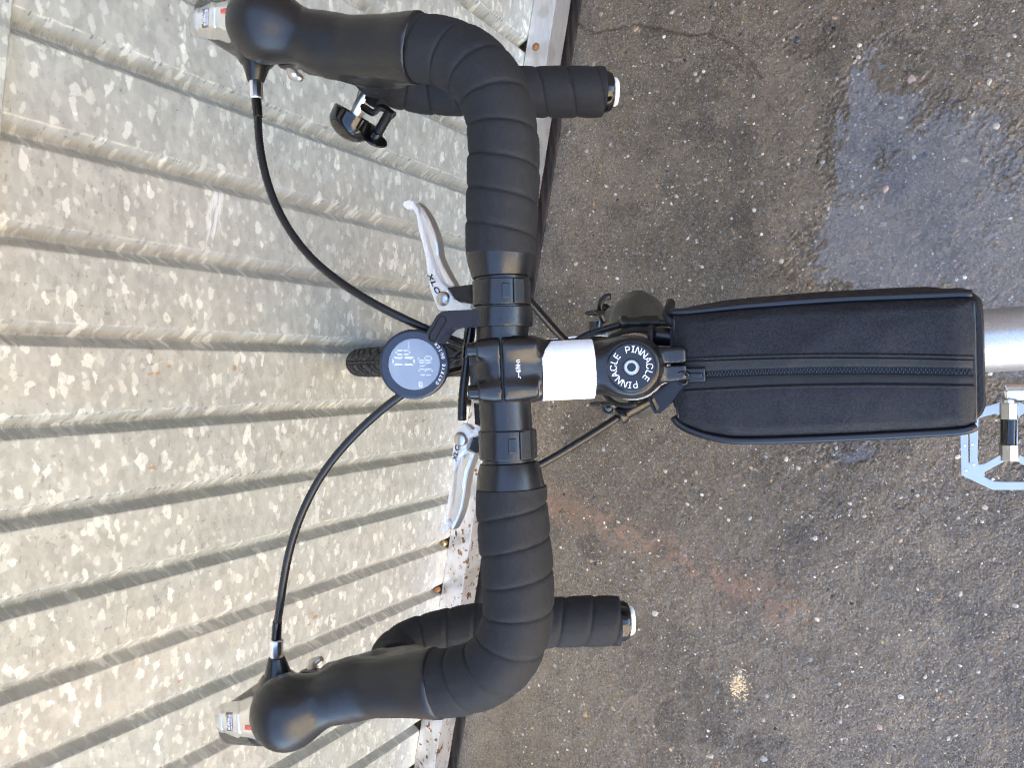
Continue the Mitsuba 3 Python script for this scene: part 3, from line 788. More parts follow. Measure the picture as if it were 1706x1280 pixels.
RT = A([(0.2428, -0.0792, 0.985, 0.0205), (0.2412, -0.0992, 0.985, 0.0208), (0.2394, -0.1246, 0.985, 0.021), (0.2385, -0.1483, 0.985, 0.0208), (0.2413, -0.1716, 0.986, 0.0205), (0.2513, -0.1913, 0.988, 0.0203), (0.269, -0.2055, 0.99, 0.02), (0.2934, -0.2147, 0.992, 0.0196), (0.3148, -0.2199, 0.986, 0.0185)])
LT = A([(0.2409, 0.063, 0.985, 0.0205), (0.2401, 0.0842, 0.985, 0.0208), (0.2388, 0.1062, 0.985, 0.021), (0.238, 0.1299, 0.985, 0.0208), (0.2407, 0.15, 0.986, 0.0205), (0.2494, 0.1674, 0.988, 0.0203), (0.2662, 0.1801, 0.99, 0.02), (0.294, 0.1878, 0.992, 0.0196), (0.3144, 0.1911, 0.986, 0.0185)])
RD = A([(0.3439, -0.2258, 0.968, 0.0172), (0.3622, -0.2311, 0.948, 0.0172), (0.3671, -0.2306, 0.925, 0.0172), (0.3519, -0.2271, 0.904, 0.0174), (0.3191, -0.2232, 0.888, 0.0174), (0.2869, -0.2215, 0.871, 0.0176), (0.2552, -0.2206, 0.853, 0.0178), (0.2376, -0.2205, 0.842, 0.0178), (0.2303, -0.2205, 0.837, 0.0172)])
LD = A([(0.3434, 0.1945, 0.968, 0.0172), (0.3618, 0.1974, 0.948, 0.0172), (0.3675, 0.1945, 0.925, 0.0172), (0.3504, 0.189, 0.906, 0.0174), (0.3227, 0.1844, 0.89, 0.0174), (0.2904, 0.1824, 0.873, 0.0176), (0.2586, 0.182, 0.855, 0.0178), (0.239, 0.1827, 0.843, 0.0178), (0.2308, 0.1831, 0.838, 0.0172)])
for nm, d in (('right', RT), ('left', LT)):
    put(B + '__bar_tape', tape(d, 0.0205, 1 if nm == 'right' else -1, 1 if nm == 'right' else 4, 0.004), 'bar_tape_foam', smooth=True)
for nm, d in (('right', RD), ('left', LD)):
    put(B + '__bar_tape', tape(d, 0.0215, -1 if nm == 'right' else 1, 7 if nm == 'right' else 9, 0.012), 'bar_tape_foam', smooth=True)
    e = d[-1][:3]
    ax = unit(d[-1][:3] - d[-3][:3])
    k = put(B + '__bar_plug', lathe([(0.0145, -0.004), (0.0150, -0.001), (0.0150, 0.004), (0.0135, 0.0065), (0.011, 0.0075), (0, 0.0075)], e, ax, 40), 'gloss_black')
    put(k + '__end_disc', lathe([(0.0100, 0.0072), (0.0108, 0.008), (0.0108, 0.0095), (0.0095, 0.0112), (0, 0.0118)], e, ax, 36), 'white_plastic')
for d0, d1 in ((A((0.2425, -0.0648, 0.985)), A((0.2427, -0.0817, 0.985))), (A((0.2416, 0.0476, 0.985)), A((0.2411, 0.0674, 0.985)))):
    ax, L = unit(A(d1) - A(d0)), np.linalg.norm(A(d1) - A(d0))
    put(B + '__finishing_tape', lathe([(0.0158, 0), (0.0180, 0.0006), (0.0196, 0.006), (0.0208, L * 0.7), (0.0214, L), (0.0205, L + 0.0006)], d0, ax, 60), 'adhesive_tape', smooth=50)

# brake and gear levers: hood, body, name plate, cable exit; the left one mirrors the right one
HA, HB = A((0.2934, -0.2147, 0.992)), A((0.4001, -0.246, 1.016))
LA, LB = A((0.2936, 0.1877, 0.992)), A((0.3993, 0.2147, 1.016))


def hframe(a, b, inward):
    e1 = unit(b - a)
    e2 = unit(np.cross([0, 0, 1.0], e1))
    e2 = e2 if e2[1] * inward > 0 else -e2
    return np.stack([e1, e2, np.cross(e1, e2) * (1 if np.cross(e1, e2)[2] > 0 else -1)])


FR, FL = hframe(HA, HB, 1), hframe(LA, LB, -1)
stretch = np.linalg.norm(LB - LA) / np.linalg.norm(HB - HA)


def to_left(v):
    return LA + ((np.asarray(v) - HA) @ FR.T * A([stretch, 1, 1])) @ FL


def lever_unit(move, flip):
    def go(mesh):
        mesh = mesh.copy()
        mesh.vertices = move(mesh.vertices)
        if flip:
            mesh.invert()
        return mesh
    W = A((0.3605, -0.2294, 0.998))
    hood = s_union(0.010, d_cone(HA, W, 0.0205, 0.0182), d_cone(W, HB, 0.0182, 0.0175), d_cone(HB, HB + A([0.003, 0, -0.004]), 0.0245, 0.0235))
    hood = s_union(0.014, hood, d_cone(HA, A((0.3474, -0.2268, 0.962)), 0.016, 0.0150), d_cone(A((0.3266, -0.2166, 0.97)), A((0.3491, -0.2231, 0.972)), 0.011, 0.011), d_cone(A((0.3867, -0.2276, 0.985)), A((0.3557, -0.2233, 0.978)), 0.008, 0.010))
    e1 = FR[0]
    hood = s_cut(0.001, hood, lambda p: -d_half(HA, -e1)(p), lambda p: -d_half(A((0.4352, -0.2627, 1.01)), unit(A([0.94, -0.05, 0.30])))(p))
    hk = put(B + '__brake_hood', go(nets(hood, np.minimum(HA, HB) - 0.055, np.maximum(HA, HB) + 0.05, 0.0014)), 'hood_rubber', smooth=True)
    # dark rim where the rubber ends in front
    rimc, rimn = A((0.4383, -0.262, 1.006)), unit(A([0.94, -0.05, 0.30]))
    shell = s_union(0.010, d_cone(A((0.4831, -0.2741, 0.985)), A((0.4348, -0.248, 0.988)), 0.0085, 0.0140), d_cone(A((0.4432, -0.2681, 0.995)), A((0.4838, -0.286, 0.985)), 0.017, 0.011), d_cone(A((0.433, -0.2435, 0.99)), A((0.4301, -0.2305, 0.994)), 0.0125, 0.0095))
    shell = s_union(0.006, shell, d_cone(A((0.391, -0.2302, 0.98)), A((0.4144, -0.2326, 0.98)), 0.0065, 0.0060))
    shell = s_cut(0.002, shell, lambda p: -d_half(A((0.43, -0.2326, 0.994)), A((0.0019, 0.0166, 0)))(p), lambda p: -d_half(A((0.4486, -0.2672, 1.012)), A([0.25, -0.2, 1.0]))(p))
    put(hk + '__lever_body', go(nets(shell, A((0.4487, -0.2626, 0.99)) - 0.065, A((0.4487, -0.2626, 0.99)) + 0.07, 0.0014)), 'satin_plastic', smooth=True)
    # faceted silver name plate, its grey label, red mark and lettering
    sec = [A([(0.447, -0.2492, 1), (0.4279, -0.2477, 1.018), (0.4256, -0.2623, 1.019), (0.4423, -0.2806, 1.002), (0.4559, -0.2896, 0.99), (0.4607, -0.2573, 0.988)]),
           A([(0.4606, -0.2557, 1.001), (0.4441, -0.2555, 1.016), (0.4425, -0.2663, 1.017), (0.4563, -0.279, 1.004), (0.474, -0.2896, 0.988), (0.478, -0.265, 0.986)]),
           A([(0.482, -0.2637, 0.997), (0.4678, -0.2623, 1.01), (0.4663, -0.271, 1.011), (0.4755, -0.2793, 1.002), (0.4962, -0.2912, 0.984), (0.4993, -0.273, 0.982)]),
           A([(0.4987, -0.2738, 0.987), (0.4868, -0.2716, 0.998), (0.4865, -0.2768, 0.998), (0.4948, -0.2836, 0.99), (0.5083, -0.2913, 0.978), (0.5111, -0.2806, 0.976)])]
    import manifold3d as m3
    ball = m3.Manifold.sphere(0.0030, 24)
    hs_ = []
    for i in range(3):
        mid_ = np.vstack([sec[i], sec[i + 1]]).mean(0)
        hs_.append(m3.Manifold.batch_hull([ball.translate([float(c) for c in q + 0.0030 * unit(mid_ - q)]) for q in np.vstack([sec[i], sec[i + 1]])]))
    hm = m3.Manifold.batch_boolean(hs_, m3.OpType.Add).to_mesh()
    hull = trimesh.Trimesh(hm.vert_properties[:, :3], hm.tri_verts, process=False)
    nk = put(hk + '__name_plate', go(hull), 'plate_silver', smooth=25)
    a, b, c, d = A(sec[1][1]), A(sec[1][2]), A(sec[2][1]), A(sec[2][2])
    o = (a + b + c + d) / 4
    yd = unit(a - b)
    xd = unit((a + b) / 2 - (c + d) / 2)
    nz = unit(np.cross(xd, yd))
    nz = nz if nz[2] > 0 else -nz
    dense = hull.subdivide_to_size(0.002).vertices
    hgt = (dense - o) @ nz
    near_ = np.linalg.norm((dense - o) - hgt[:, None] * nz, axis=1) < 0.007
    o = o + nz * (hgt[near_].max() - 0.0006)
    lab = plate(sg.box(-0.0042, -0.0062, 0.0042, 0.0062), 0.003, 0.0004)
    put(hk + '__red_mark', go(box(A((0.432, -0.2612, 1.0195)), xd * 0.0042, yd * 0.0016, nz * 0.0012, 0.0004)), 'red_print', smooth=30)
    put(hk + '__name_label', go(place(lab, o + nz * 0.0010, xd, np.cross(nz, xd), nz)), 'grey_plate', smooth=30)
    if not flip:
        tx = []
        for s0, hh, f0, dx in (('SHIMANO', 0.0016, True, 0.0030), ('Tiagra', 0.0026, True, -0.0006), ('10 SPEED', 0.0013, False, -0.0032)):
            g = text_poly(s0, hh, f0)
            g = sa.translate(g, -(g.bounds[0] + g.bounds[2]) / 2, 0)
            tx.append(lay(g, o + xd * dx + nz * 0.0010, yd, xd, 0.0002))
    if flip:
        o, yd, xd = move(o[None])[0], unit(move((o + yd)[None])[0] - move(o[None])[0]), unit(move((o + xd)[None])[0] - move(o[None])[0])
        nz = unit(np.cross(yd, xd))
        tx = []
        for s0, hh, f0, dx in (('SHIMANO', 0.0016, True, 0.0030), ('Tiagra', 0.0026, True, -0.0006), ('10 SPEED', 0.0013, False, -0.0032)):
            g = text_poly(s0, hh, f0)
            g = sa.translate(g, -(g.bounds[0] + g.bounds[2]) / 2, 0)
            up = unit(np.cross(yd, nz))
            up = up if up @ xd > 0 else -up
            nn = np.cross(yd, up)
            tx.append(lay(g, o + up * dx + (0.0010 if nn[2] > 0 else -0.0010) * nn, yd if nn[2] > 0 else -yd, up, 0.0002))
    put(hk + '__lettering', join(*tx), 'white_print', smooth=False)
    # cable exit: cone, ferrule, sleeve
    c0, c1 = A((0.43, -0.2326, 0.994)), A((0.4301, -0.2199, 0.995))
    ax = unit(c1 - c0)
    put(hk + '__cable_cone', go(rod(c0, c1, 0.0095, 0.0058)), 'satin_plastic', smooth=35)
    f1, f2 = A((0.4291, -0.2067, 0.996)), A((0.427, -0.1933, 0.997))
    put(hk + '__ferrule', go(lathe([(0.0045, 0), (0.0049, 0.0006), (0.0049, np.linalg.norm(f1 - c1) - 0.0008), (0.0042, np.linalg.norm(f1 - c1)), (0, np.linalg.norm(f1 - c1))], c1, f1 - c1, 10)), 'polished_alloy', smooth=20)
    put(hk + '__sleeve', go(rod(f1, f2, 0.0035, 0.0033)), 'gloss_black', smooth=35)
    # shift paddle tip and the brake blade under the hood
    put(hk + '__shift_paddle', go(nets(s_union(0.004, d_cone(A((0.4121, -0.2346, 0.98)), A((0.4163, -0.2295, 0.972)), 0.004, 0.003), d_cone(A((0.4173, -0.2295, 0.971)), A((0.412, -0.227, 0.97)), 0.0026, 0.0030)), A((0.418, -0.2298, 0.972)) - 0.02, A((0.418, -0.2298, 0.972)) + 0.02, 0.0007)), 'satin_alloy', smooth=True)
    bl = A([(0.4825, -0.2857, 0.985), (0.5192, -0.304, 0.955), (0.5515, -0.3238, 0.915), (0.5693, -0.3393, 0.87)])
    put(hk + '__brake_blade', go(tube(bl, [0.008, 0.0085, 0.0078, 0.006], 0.003, 24, flat=0.55, up=(1, 0, 0.2))), 'satin_plastic', smooth=True)
    return hk


hr = lever_unit(lambda v: np.asarray(v), False)
hl = lever_unit(to_left, True)
tag(hr, 'black rubber hood with a dull grey name plate')
tag(hl, 'black rubber hood with a bright cream name plate')

# gear and brake cables
put(B + '__gear_cable', tube(A([(0.427, -0.1942, 0.997), (0.4188, -0.1675, 1.004), (0.4067, -0.1323, 1.006), (0.3858, -0.0983, 1.004), (0.3592, -0.0733, 1), (0.3252, -0.0514, 0.994), (0.3011, -0.0376, 0.982), (0.2864, -0.028, 0.962), (0.2716, -0.0222, 0.94), (0.2594, -0.0271, 0.9)]), 0.0027, 0.003, 16), 'cable_housing', smooth=True)
put(B + '__gear_cable', tube(np.vstack([to_left(A((0.427, -0.1942, 0.997))), A([(0.4121, 0.1373, 1.004), (0.4001, 0.1031, 1.006), (0.3823, 0.0681, 1.004), (0.3598, 0.04, 1), (0.3278, 0.0129, 0.994), (0.3052, -0.0019, 0.985), (0.2899, -0.0103, 0.965), (0.2719, -0.0145, 0.94), (0.26, -0.0122, 0.9)])]), 0.0027, 0.003, 16), 'cable_housing', smooth=True)
put(B + '__brake_cable', tube(A([(0.274, -0.0372, 0.972), (0.2771, -0.0164, 0.972), (0.2805, 0.0029, 0.972), (0.281, 0.0222, 0.974)]), 0.0029, 0.003, 16), 'cable_housing', smooth=True)
put(B + '__brake_cable__sleeve', rod(A((0.2735, -0.0395, 0.972)), A((0.277, -0.0172, 0.972)), 0.0036), 'gloss_black')
put(B + '__brake_cable', tube(A([(0.245, -0.0594, 0.955), (0.2415, -0.0464, 0.935), (0.236, -0.0294, 0.91), (0.2263, -0.011, 0.87)]), 0.0028, 0.003, 16), 'cable_housing', smooth=True)
for pts, a0, a1 in ((A([(0.2339, -0.0237, 0.9), (0.2267, -0.0319, 0.895), (0.2128, -0.0363, 0.89), (0.2031, -0.0388, 0.885), (0.1803, -0.039, 0.87), (0.1703, -0.0399, 0.83)]), A((0.204, -0.0389, 0.886)), A((0.1812, -0.039, 0.871))),
                    (A([(0.2572, 0.0603, 0.94), (0.2454, 0.0539, 0.93), (0.2251, 0.0408, 0.915), (0.203, 0.0249, 0.898), (0.1865, 0.0129, 0.885), (0.1792, 0.0038, 0.85)]), A((0.2026, 0.0248, 0.899)), A((0.1858, 0.0129, 0.886)))):
    put(B + '__brake_cable', tube(pts, 0.0026, 0.003, 16), 'cable_housing', smooth=True)
    ax = A(a1) - A(a0)
    L = np.linalg.norm(ax)
    put(B + '__cable_adjuster', lathe([(0.003, -0.001), (0.0062, 0), (0.0066, 0.002), (0.0062, 0.0045), (0.0050, 0.005), (0.0050, L * 0.45), (0.0057, L * 0.5), (0.0057, L - 0.001), (0.004, L), (0.003, L)], a0, ax, 18), 'satin_plastic', smooth=30)

# second brake levers clamped on the bar tops
for nm, c0, c1, hx in (('right', A((0.2429, -0.0637, 0.985)), A((0.2431, -0.0476, 0.985)), A((0.2312, -0.0547, 0.985))), ('left', A((0.2421, 0.0278, 0.985)), A((0.242, 0.0458, 0.985)), A((0.233, 0.0369, 0.985)))):
    ax, L = unit(A(c1) - A(c0)), np.linalg.norm(A(c1) - A(c0))
    k = put(B + '__lever_clamp', lathe([(0.0160, 0), (0.0174, 0.0003), (0.0178, 0.0009), (0.0178, L - 0.0009), (0.0174, L - 0.0003), (0.0160, L)], c0, ax, 72), 'satin_plastic', smooth=30)
    mid = (A(c0) + A(c1)) / 2
    back = unit(A([-1, 0, 0.0]) - (A([-1.0, 0, 0]) @ ax) * ax)
    upv = unit(np.cross(ax, back))
    upv = upv if upv[2] > 0 else -upv
    rd = unit(0.60 * back + 0.80 * upv)
    td = np.cross(ax, rd)
    put(k + '__hinge', join(box(mid + rd * 0.0172, ax * 0.0044, td * 0.0024, rd * 0.0014, 0.0005)), 'gloss_black', smooth=30)
    rd2 = unit(0.9 * back + 0.44 * upv)
    td2 = np.cross(ax, rd2)
    put(k + '__screw_boss', box(mid + rd2 * 0.0170, ax * (L / 2 - 0.0005), td2 * 0.004, rd2 * 0.0018, 0.0008), 'satin_plastic', smooth=30)


def poly3(pts):
    """outline in space -> (polygon in its plane, origin, ex, ey, ez)"""
    p = A(pts)
    o = p.mean(0)
    ez = A([0, 0, 1.0])
    return sg.Polygon(p[:, :2] - o[:2]).buffer(0), o


def flat_part(pts, thick, rise=0.0, bevel=0.0008, grow=0.0):
    g, o = poly3(pts)
    g = g.buffer(grow + 0.0008).buffer(-0.0008)
    m = plate(g, thick, bevel)
    return m.apply_translation(o + A([0, 0, rise]))


RL1 = A([(0.2969, -0.05, 0.972), (0.3002, -0.0569, 0.972), (0.303, -0.0646, 0.972), (0.3047, -0.0767, 0.972), (0.3063, -0.0887, 0.972), (0.3092, -0.0995, 0.972), (0.3111, -0.1072, 0.972), (0.3118, -0.114, 0.972), (0.3152, -0.1197, 0.972), (0.3198, -0.1194, 0.972), (0.3228, -0.1222, 0.972), (0.3219, -0.1247, 0.972), (0.3177, -0.1251, 0.972), (0.3137, -0.1232, 0.972), (0.3107, -0.1184, 0.972), (0.3088, -0.1106, 0.972), (0.3068, -0.1029, 0.972), (0.3037, -0.0914, 0.972), (0.3014, -0.0823, 0.972), (0.2986, -0.0746, 0.972), (0.2949, -0.0684, 0.972), (0.289, -0.0627, 0.972), (0.2849, -0.0565, 0.972), (0.2799, -0.0536, 0.972), (0.2723, -0.0519, 0.972), (0.2728, -0.0491, 0.972), (0.2852, -0.0488, 0.972)])
RL2 = A([(0.3191, -0.126, 0.966), (0.3146, -0.1243, 0.966), (0.3094, -0.1185, 0.966), (0.3051, -0.1112, 0.966), (0.3017, -0.1032, 0.966), (0.2997, -0.0955, 0.966), (0.2989, -0.0872, 0.966), (0.2957, -0.0794, 0.966), (0.2907, -0.0708, 0.966), (0.2874, -0.0657, 0.966), (0.2927, -0.065, 0.966), (0.2966, -0.0668, 0.966), (0.3004, -0.0716, 0.966), (0.3007, -0.0814, 0.966), (0.3015, -0.0905, 0.966), (0.3038, -0.0997, 0.966), (0.3079, -0.1092, 0.966), (0.3122, -0.1166, 0.966), (0.3156, -0.1215, 0.966)])
RL3 = A([(0.322, -0.1245, 0.958), (0.3166, -0.1184, 0.958), (0.3115, -0.1094, 0.958), (0.3082, -0.0998, 0.958), (0.3063, -0.0889, 0.958), (0.3058, -0.0782, 0.958), (0.3038, -0.0712, 0.958), (0.3082, -0.0754, 0.958), (0.3122, -0.0896, 0.958), (0.3153, -0.1006, 0.958), (0.318, -0.1117, 0.958), (0.3203, -0.1189, 0.958)])
LL1 = A([(0.2867, 0.0467, 0.972), (0.2895, 0.0561, 0.972), (0.2906, 0.0656, 0.972), (0.2931, 0.0792, 0.972), (0.2958, 0.0874, 0.972), (0.2946, 0.0921, 0.972), (0.2953, 0.0948, 0.972), (0.2994, 0.097, 0.972), (0.3022, 0.0952, 0.972), (0.3008, 0.0917, 0.972), (0.2972, 0.0902, 0.972), (0.2955, 0.0779, 0.972), (0.2922, 0.0656, 0.972), (0.2903, 0.0562, 0.972), (0.2898, 0.0433, 0.972), (0.2878, 0.0346, 0.972), (0.2856, 0.0285, 0.972), (0.282, 0.0245, 0.972), (0.2781, 0.0252, 0.972), (0.2739, 0.0289, 0.972), (0.2712, 0.0266, 0.972), (0.2685, 0.0265, 0.972), (0.2687, 0.0316, 0.972), (0.2733, 0.0326, 0.972), (0.2765, 0.0339, 0.972), (0.2782, 0.0379, 0.972), (0.2799, 0.0412, 0.972), (0.2831, 0.0439, 0.972)])
LL2 = A([(0.286, 0.0438, 0.966), (0.2835, 0.0426, 0.966), (0.2761, 0.0439, 0.966), (0.2787, 0.0498, 0.966), (0.2813, 0.0553, 0.966), (0.2835, 0.0634, 0.966), (0.2851, 0.0723, 0.966), (0.2874, 0.0812, 0.966), (0.2909, 0.0888, 0.966), (0.2951, 0.0952, 0.966), (0.2976, 0.096, 0.966), (0.2987, 0.0947, 0.966), (0.2958, 0.0918, 0.966), (0.2924, 0.0868, 0.966), (0.2893, 0.0792, 0.966), (0.2876, 0.069, 0.966), (0.2868, 0.0581, 0.966), (0.287, 0.05, 0.966)])
LL3 = A([(0.2941, 0.0474, 0.958), (0.2909, 0.0453, 0.958), (0.2915, 0.0591, 0.958), (0.2922, 0.0701, 0.958), (0.2941, 0.0806, 0.958), (0.2975, 0.089, 0.958), (0.3013, 0.0941, 0.958), (0.3034, 0.0935, 0.958), (0.3013, 0.083, 0.958), (0.2988, 0.0704, 0.958), (0.2963, 0.0578, 0.958)])
lt = []
for (a, b, c), piv, xl, side_ in (((RL1, RL2, RL3), A((0.2921, -0.057, 0.974)), (A((0.3024, -0.0743, 0.9745)), A((0.2954, -0.0603, 0.9745))), 1), ((LL1, LL2, LL3), A((0.2823, 0.0346, 0.974)), (A((0.2876, 0.0486, 0.9745)), A((0.2845, 0.0384, 0.9745))), -1)):
    k = put(B + '__top_lever', join(flat_part(a, 0.006, 0.002, 0.0014), flat_part(c, 0.002, 0.0, 0.0004)), 'silver_paint', smooth=40)
    put(k + '__inner_edge', flat_part(b, 0.009, 0.003, 0.0016), 'polished_alloy', smooth=40)
    put(k + '__pivot', lathe([(0.0048, -0.002), (0.0048, 0.0012), (0.0042, 0.0022), (0.0026, 0.003), (0, 0.0032)], A(piv), (0, 0, 1), 28), 'satin_alloy', smooth=40)
    g = text_poly('XLC', 0.0032, True)
    g = sa.skew(sa.translate(g, -(g.bounds[0] + g.bounds[2]) / 2, -0.0016), xs=12)
    o = (A(xl[0]) + A(xl[1])) / 2
    rdir = unit(A(xl[1]) - A(xl[0]))
    L = np.linalg.norm(A(xl[1]) - A(xl[0]))
    g = sa.scale(g, L / (g.bounds[2] - g.bounds[0]), 1.0, origin=(0, 0))
    put(k + '__lettering', lay(g, o, rdir if side_ > 0 else -rdir * -1, np.cross([0, 0, 1], rdir), 0.0003), 'dark_print', smooth=False)
tag(B + '__top_lever', 'silver lever opened out wide from the bar')
put(B + '__lever_bracket', flat_part(A([(0.2915, -0.0644, 0.972), (0.2726, -0.065, 0.972), (0.2706, -0.0518, 0.972), (0.2781, -0.0538, 0.972), (0.2841, -0.0557, 0.972), (0.2873, -0.0604, 0.972)]), 0.012, 0.0, 0.0012), 'satin_plastic', smooth=40)
put(B + '__lever_bracket', flat_part(A([(0.2811, 0.0416, 0.968), (0.2802, 0.0369, 0.968), (0.2781, 0.0342, 0.968), (0.2703, 0.0328, 0.968), (0.2707, 0.0442, 0.968), (0.2753, 0.0441, 0.968)]), 0.012, 0.0, 0.0012), 'satin_plastic', smooth=40)
put(B + '__lever_bracket', flat_part(A([(0.276, 0.0116, 0.968), (0.2698, 0.0133, 0.968), (0.2703, 0.0265, 0.968), (0.2756, 0.0257, 0.968)]), 0.008, 0.0, 0.0012), 'satin_plastic', smooth=40)

# pedal and crank on the left side
def pz(*pts):
    return A(pts)


PED = A([(-0.046, 0.0411, 0.285), (-0.0659, 0.0415, 0.285), (-0.0864, 0.0493, 0.285), (-0.104, 0.0637, 0.285), (-0.1017, 0.1268, 0.285), (-0.0704, 0.1448, 0.285), (-0.0361, 0.1459, 0.285), (-0.0038, 0.1291, 0.285), (-0.0043, 0.0659, 0.285), (-0.0242, 0.0484, 0.285)])
WIN = [A([(-0.0239, 0.0594, 0.285), (-0.0418, 0.0545, 0.285), (-0.0458, 0.0569, 0.285), (-0.0481, 0.0633, 0.285), (-0.047, 0.1026, 0.285), (-0.0287, 0.1145, 0.285), (-0.0223, 0.1161, 0.285), (-0.0215, 0.1073, 0.285)]),
       A([(-0.064, 0.0634, 0.285), (-0.0673, 0.0571, 0.285), (-0.0704, 0.0548, 0.285), (-0.0861, 0.06, 0.285), (-0.086, 0.1064, 0.285), (-0.0852, 0.115, 0.285), (-0.0798, 0.1137, 0.285), (-0.0637, 0.1024, 0.285)]),
       A([(-0.049, 0.1116, 0.285), (-0.0627, 0.1114, 0.285), (-0.0789, 0.123, 0.285), (-0.0781, 0.1295, 0.285), (-0.0682, 0.1355, 0.285), (-0.0471, 0.1361, 0.285), (-0.037, 0.1356, 0.285), (-0.0283, 0.1307, 0.285), (-0.0284, 0.1248, 0.285)]),
       A([(-0.0124, 0.0689, 0.285), (-0.0143, 0.069, 0.285), (-0.0133, 0.1163, 0.285), (-0.0151, 0.1199, 0.285), (-0.0127, 0.1185, 0.285), (-0.0116, 0.1119, 0.285)]),
       A([(-0.0945, 0.0693, 0.285), (-0.0963, 0.0693, 0.285), (-0.0948, 0.1106, 0.285), (-0.0934, 0.117, 0.285), (-0.0912, 0.1185, 0.285), (-0.093, 0.1149, 0.285)])]
g, o = poly3(PED)
for w0 in WIN:
    g = g.difference(sg.Polygon(A(w0)[:, :2] - o[:2]).buffer(-0.0008).buffer(0.0008))
PM = g
pk = put(B + '__pedal', plate(g, 0.011, 0.0012).apply_translation(o + A([0, 0, 0.0])), 'satin_alloy', smooth=30)
tag(pk, 'flat silver platform pedal with small grip pins')
AX0, AX1 = A((-0.0562, 0.0345, 0.28)), A((-0.054, 0.1114, 0.28))
axd = unit(AX1 - AX0)
put(pk + '__axle', rod(AX0, AX1, 0.0062), 'polished_alloy')
put(pk + '__bearing_tube', rod(A((-0.0554, 0.0607, 0.281)), A((-0.0545, 0.0919, 0.281)), 0.0088), 'gloss_black')
for c0, c1 in ((A((-0.0558, 0.042, 0.2815)), A((-0.0552, 0.0611, 0.2815))), (A((-0.0556, 0.0916, 0.2815)), A((-0.0551, 0.1108, 0.2815)))):
    put(pk + '__bearing_block', lathe([(0, 0), (0.0106, 0), (0.0112, 0.0006), (0.0112, np.linalg.norm(A(c1) - A(c0)) - 0.0006), (0.0106, np.linalg.norm(A(c1) - A(c0))), (0, np.linalg.norm(A(c1) - A(c0)))], c0, A(c1) - A(c0), 8), 'satin_alloy', smooth=20)
for q in A([(-0.0085, 0.0926, 0.2855), (-0.0089, 0.123, 0.2855), (-0.0165, 0.0915, 0.2855), (-0.0171, 0.1159, 0.2855), (-0.0368, 0.1328, 0.2855), (-0.0984, 0.092, 0.2855), (-0.097, 0.1212, 0.2855), (-0.0912, 0.0911, 0.2855), (-0.0894, 0.1146, 0.2855), (-0.0695, 0.1319, 0.2855)]):
    put(pk + '__grip_pin', lathe([(0.0019, -0.001), (0.0019, 0.0016), (0.0015, 0.0024), (0.0009, 0.0024), (0.0008, 0.0014), (0, 0.0014)], q, (0, 0, 1), 14), 'polished_alloy', smooth=30)
cr = A([(-0.051, 0.0284, 0.283), (-0.092, 0.0301, 0.283), (-0.161, 0.0372, 0.28)])
put(B + '__crank', tube(cr, [0.0105, 0.0115, 0.014], 0.004, 24, flat=0.72), 'polished_alloy', smooth=True)

# ------------------------------------------------------------------ bag strapped on the top tube
G = 'top_tube_bag'
tag(G, 'black cloth zipped bag strapped on the top tube behind the stem', 'bag')
ga, gb = A((0.1513, -0.0056, 0.937)), A((-0.0117, -0.0042, 0.937))
gf = unit(gb - ga)
gs = unit(np.cross([0, 0, 1.0], gf))
gs = gs if gs[1] > 0 else -gs
gs = unit(gs + A([0, 0, -0.06]))
gu = np.cross(gf, gs)
gu = gu if gu[2] > 0 else -gu
GL = np.linalg.norm(gb - ga)
gc = (ga + gb) / 2
TOPZ = 0.004


def gpt(s, t, h):
    """bag frame: s along from front, t across (+ = bicycle's left), h up from the rim"""
    return ga + np.asarray(s)[..., None] * gf + np.asarray(t)[..., None] * gs + np.asarray(h)[..., None] * gu


RIMS = (A([(0.1524, -0.0406, 0.9385), (0.138, -0.0403, 0.9385), (0.1117, -0.041, 0.9385), (0.0819, -0.0413, 0.9385), (0.0514, -0.041, 0.9385), (0.0186, -0.0399, 0.9385), (-0.0022, -0.0392, 0.9385), (-0.0092, -0.0388, 0.9385)]), A([(0.1527, 0.0234, 0.9355), (0.148, 0.0288, 0.9355), (0.1346, 0.0345, 0.9355), (0.1189, 0.0375, 0.9355), (0.1047, 0.0378, 0.9355), (0.0776, 0.0369, 0.9355), (0.0428, 0.0352, 0.9355), (0.0103, 0.0333, 0.9355), (-0.0042, 0.0319, 0.9355), (-0.0093, 0.0296, 0.9355)]))
NS, SB = 220, np.linspace(0, 1, 220) * GL
WP = np.interp(SB, (RIMS[1] - ga) @ gf, (RIMS[1] - ga) @ gs) - 0.0015
WM = -np.interp(SB, (RIMS[0] - ga) @ gf, (RIMS[0] - ga) @ gs) - 0.0015


def half_w(s, t=1):
    """distance of the rim from the bag's middle line on the side of t"""
    return np.where(np.asarray(t) >= 0, np.interp(s, SB, WP), np.interp(s, SB, WM))


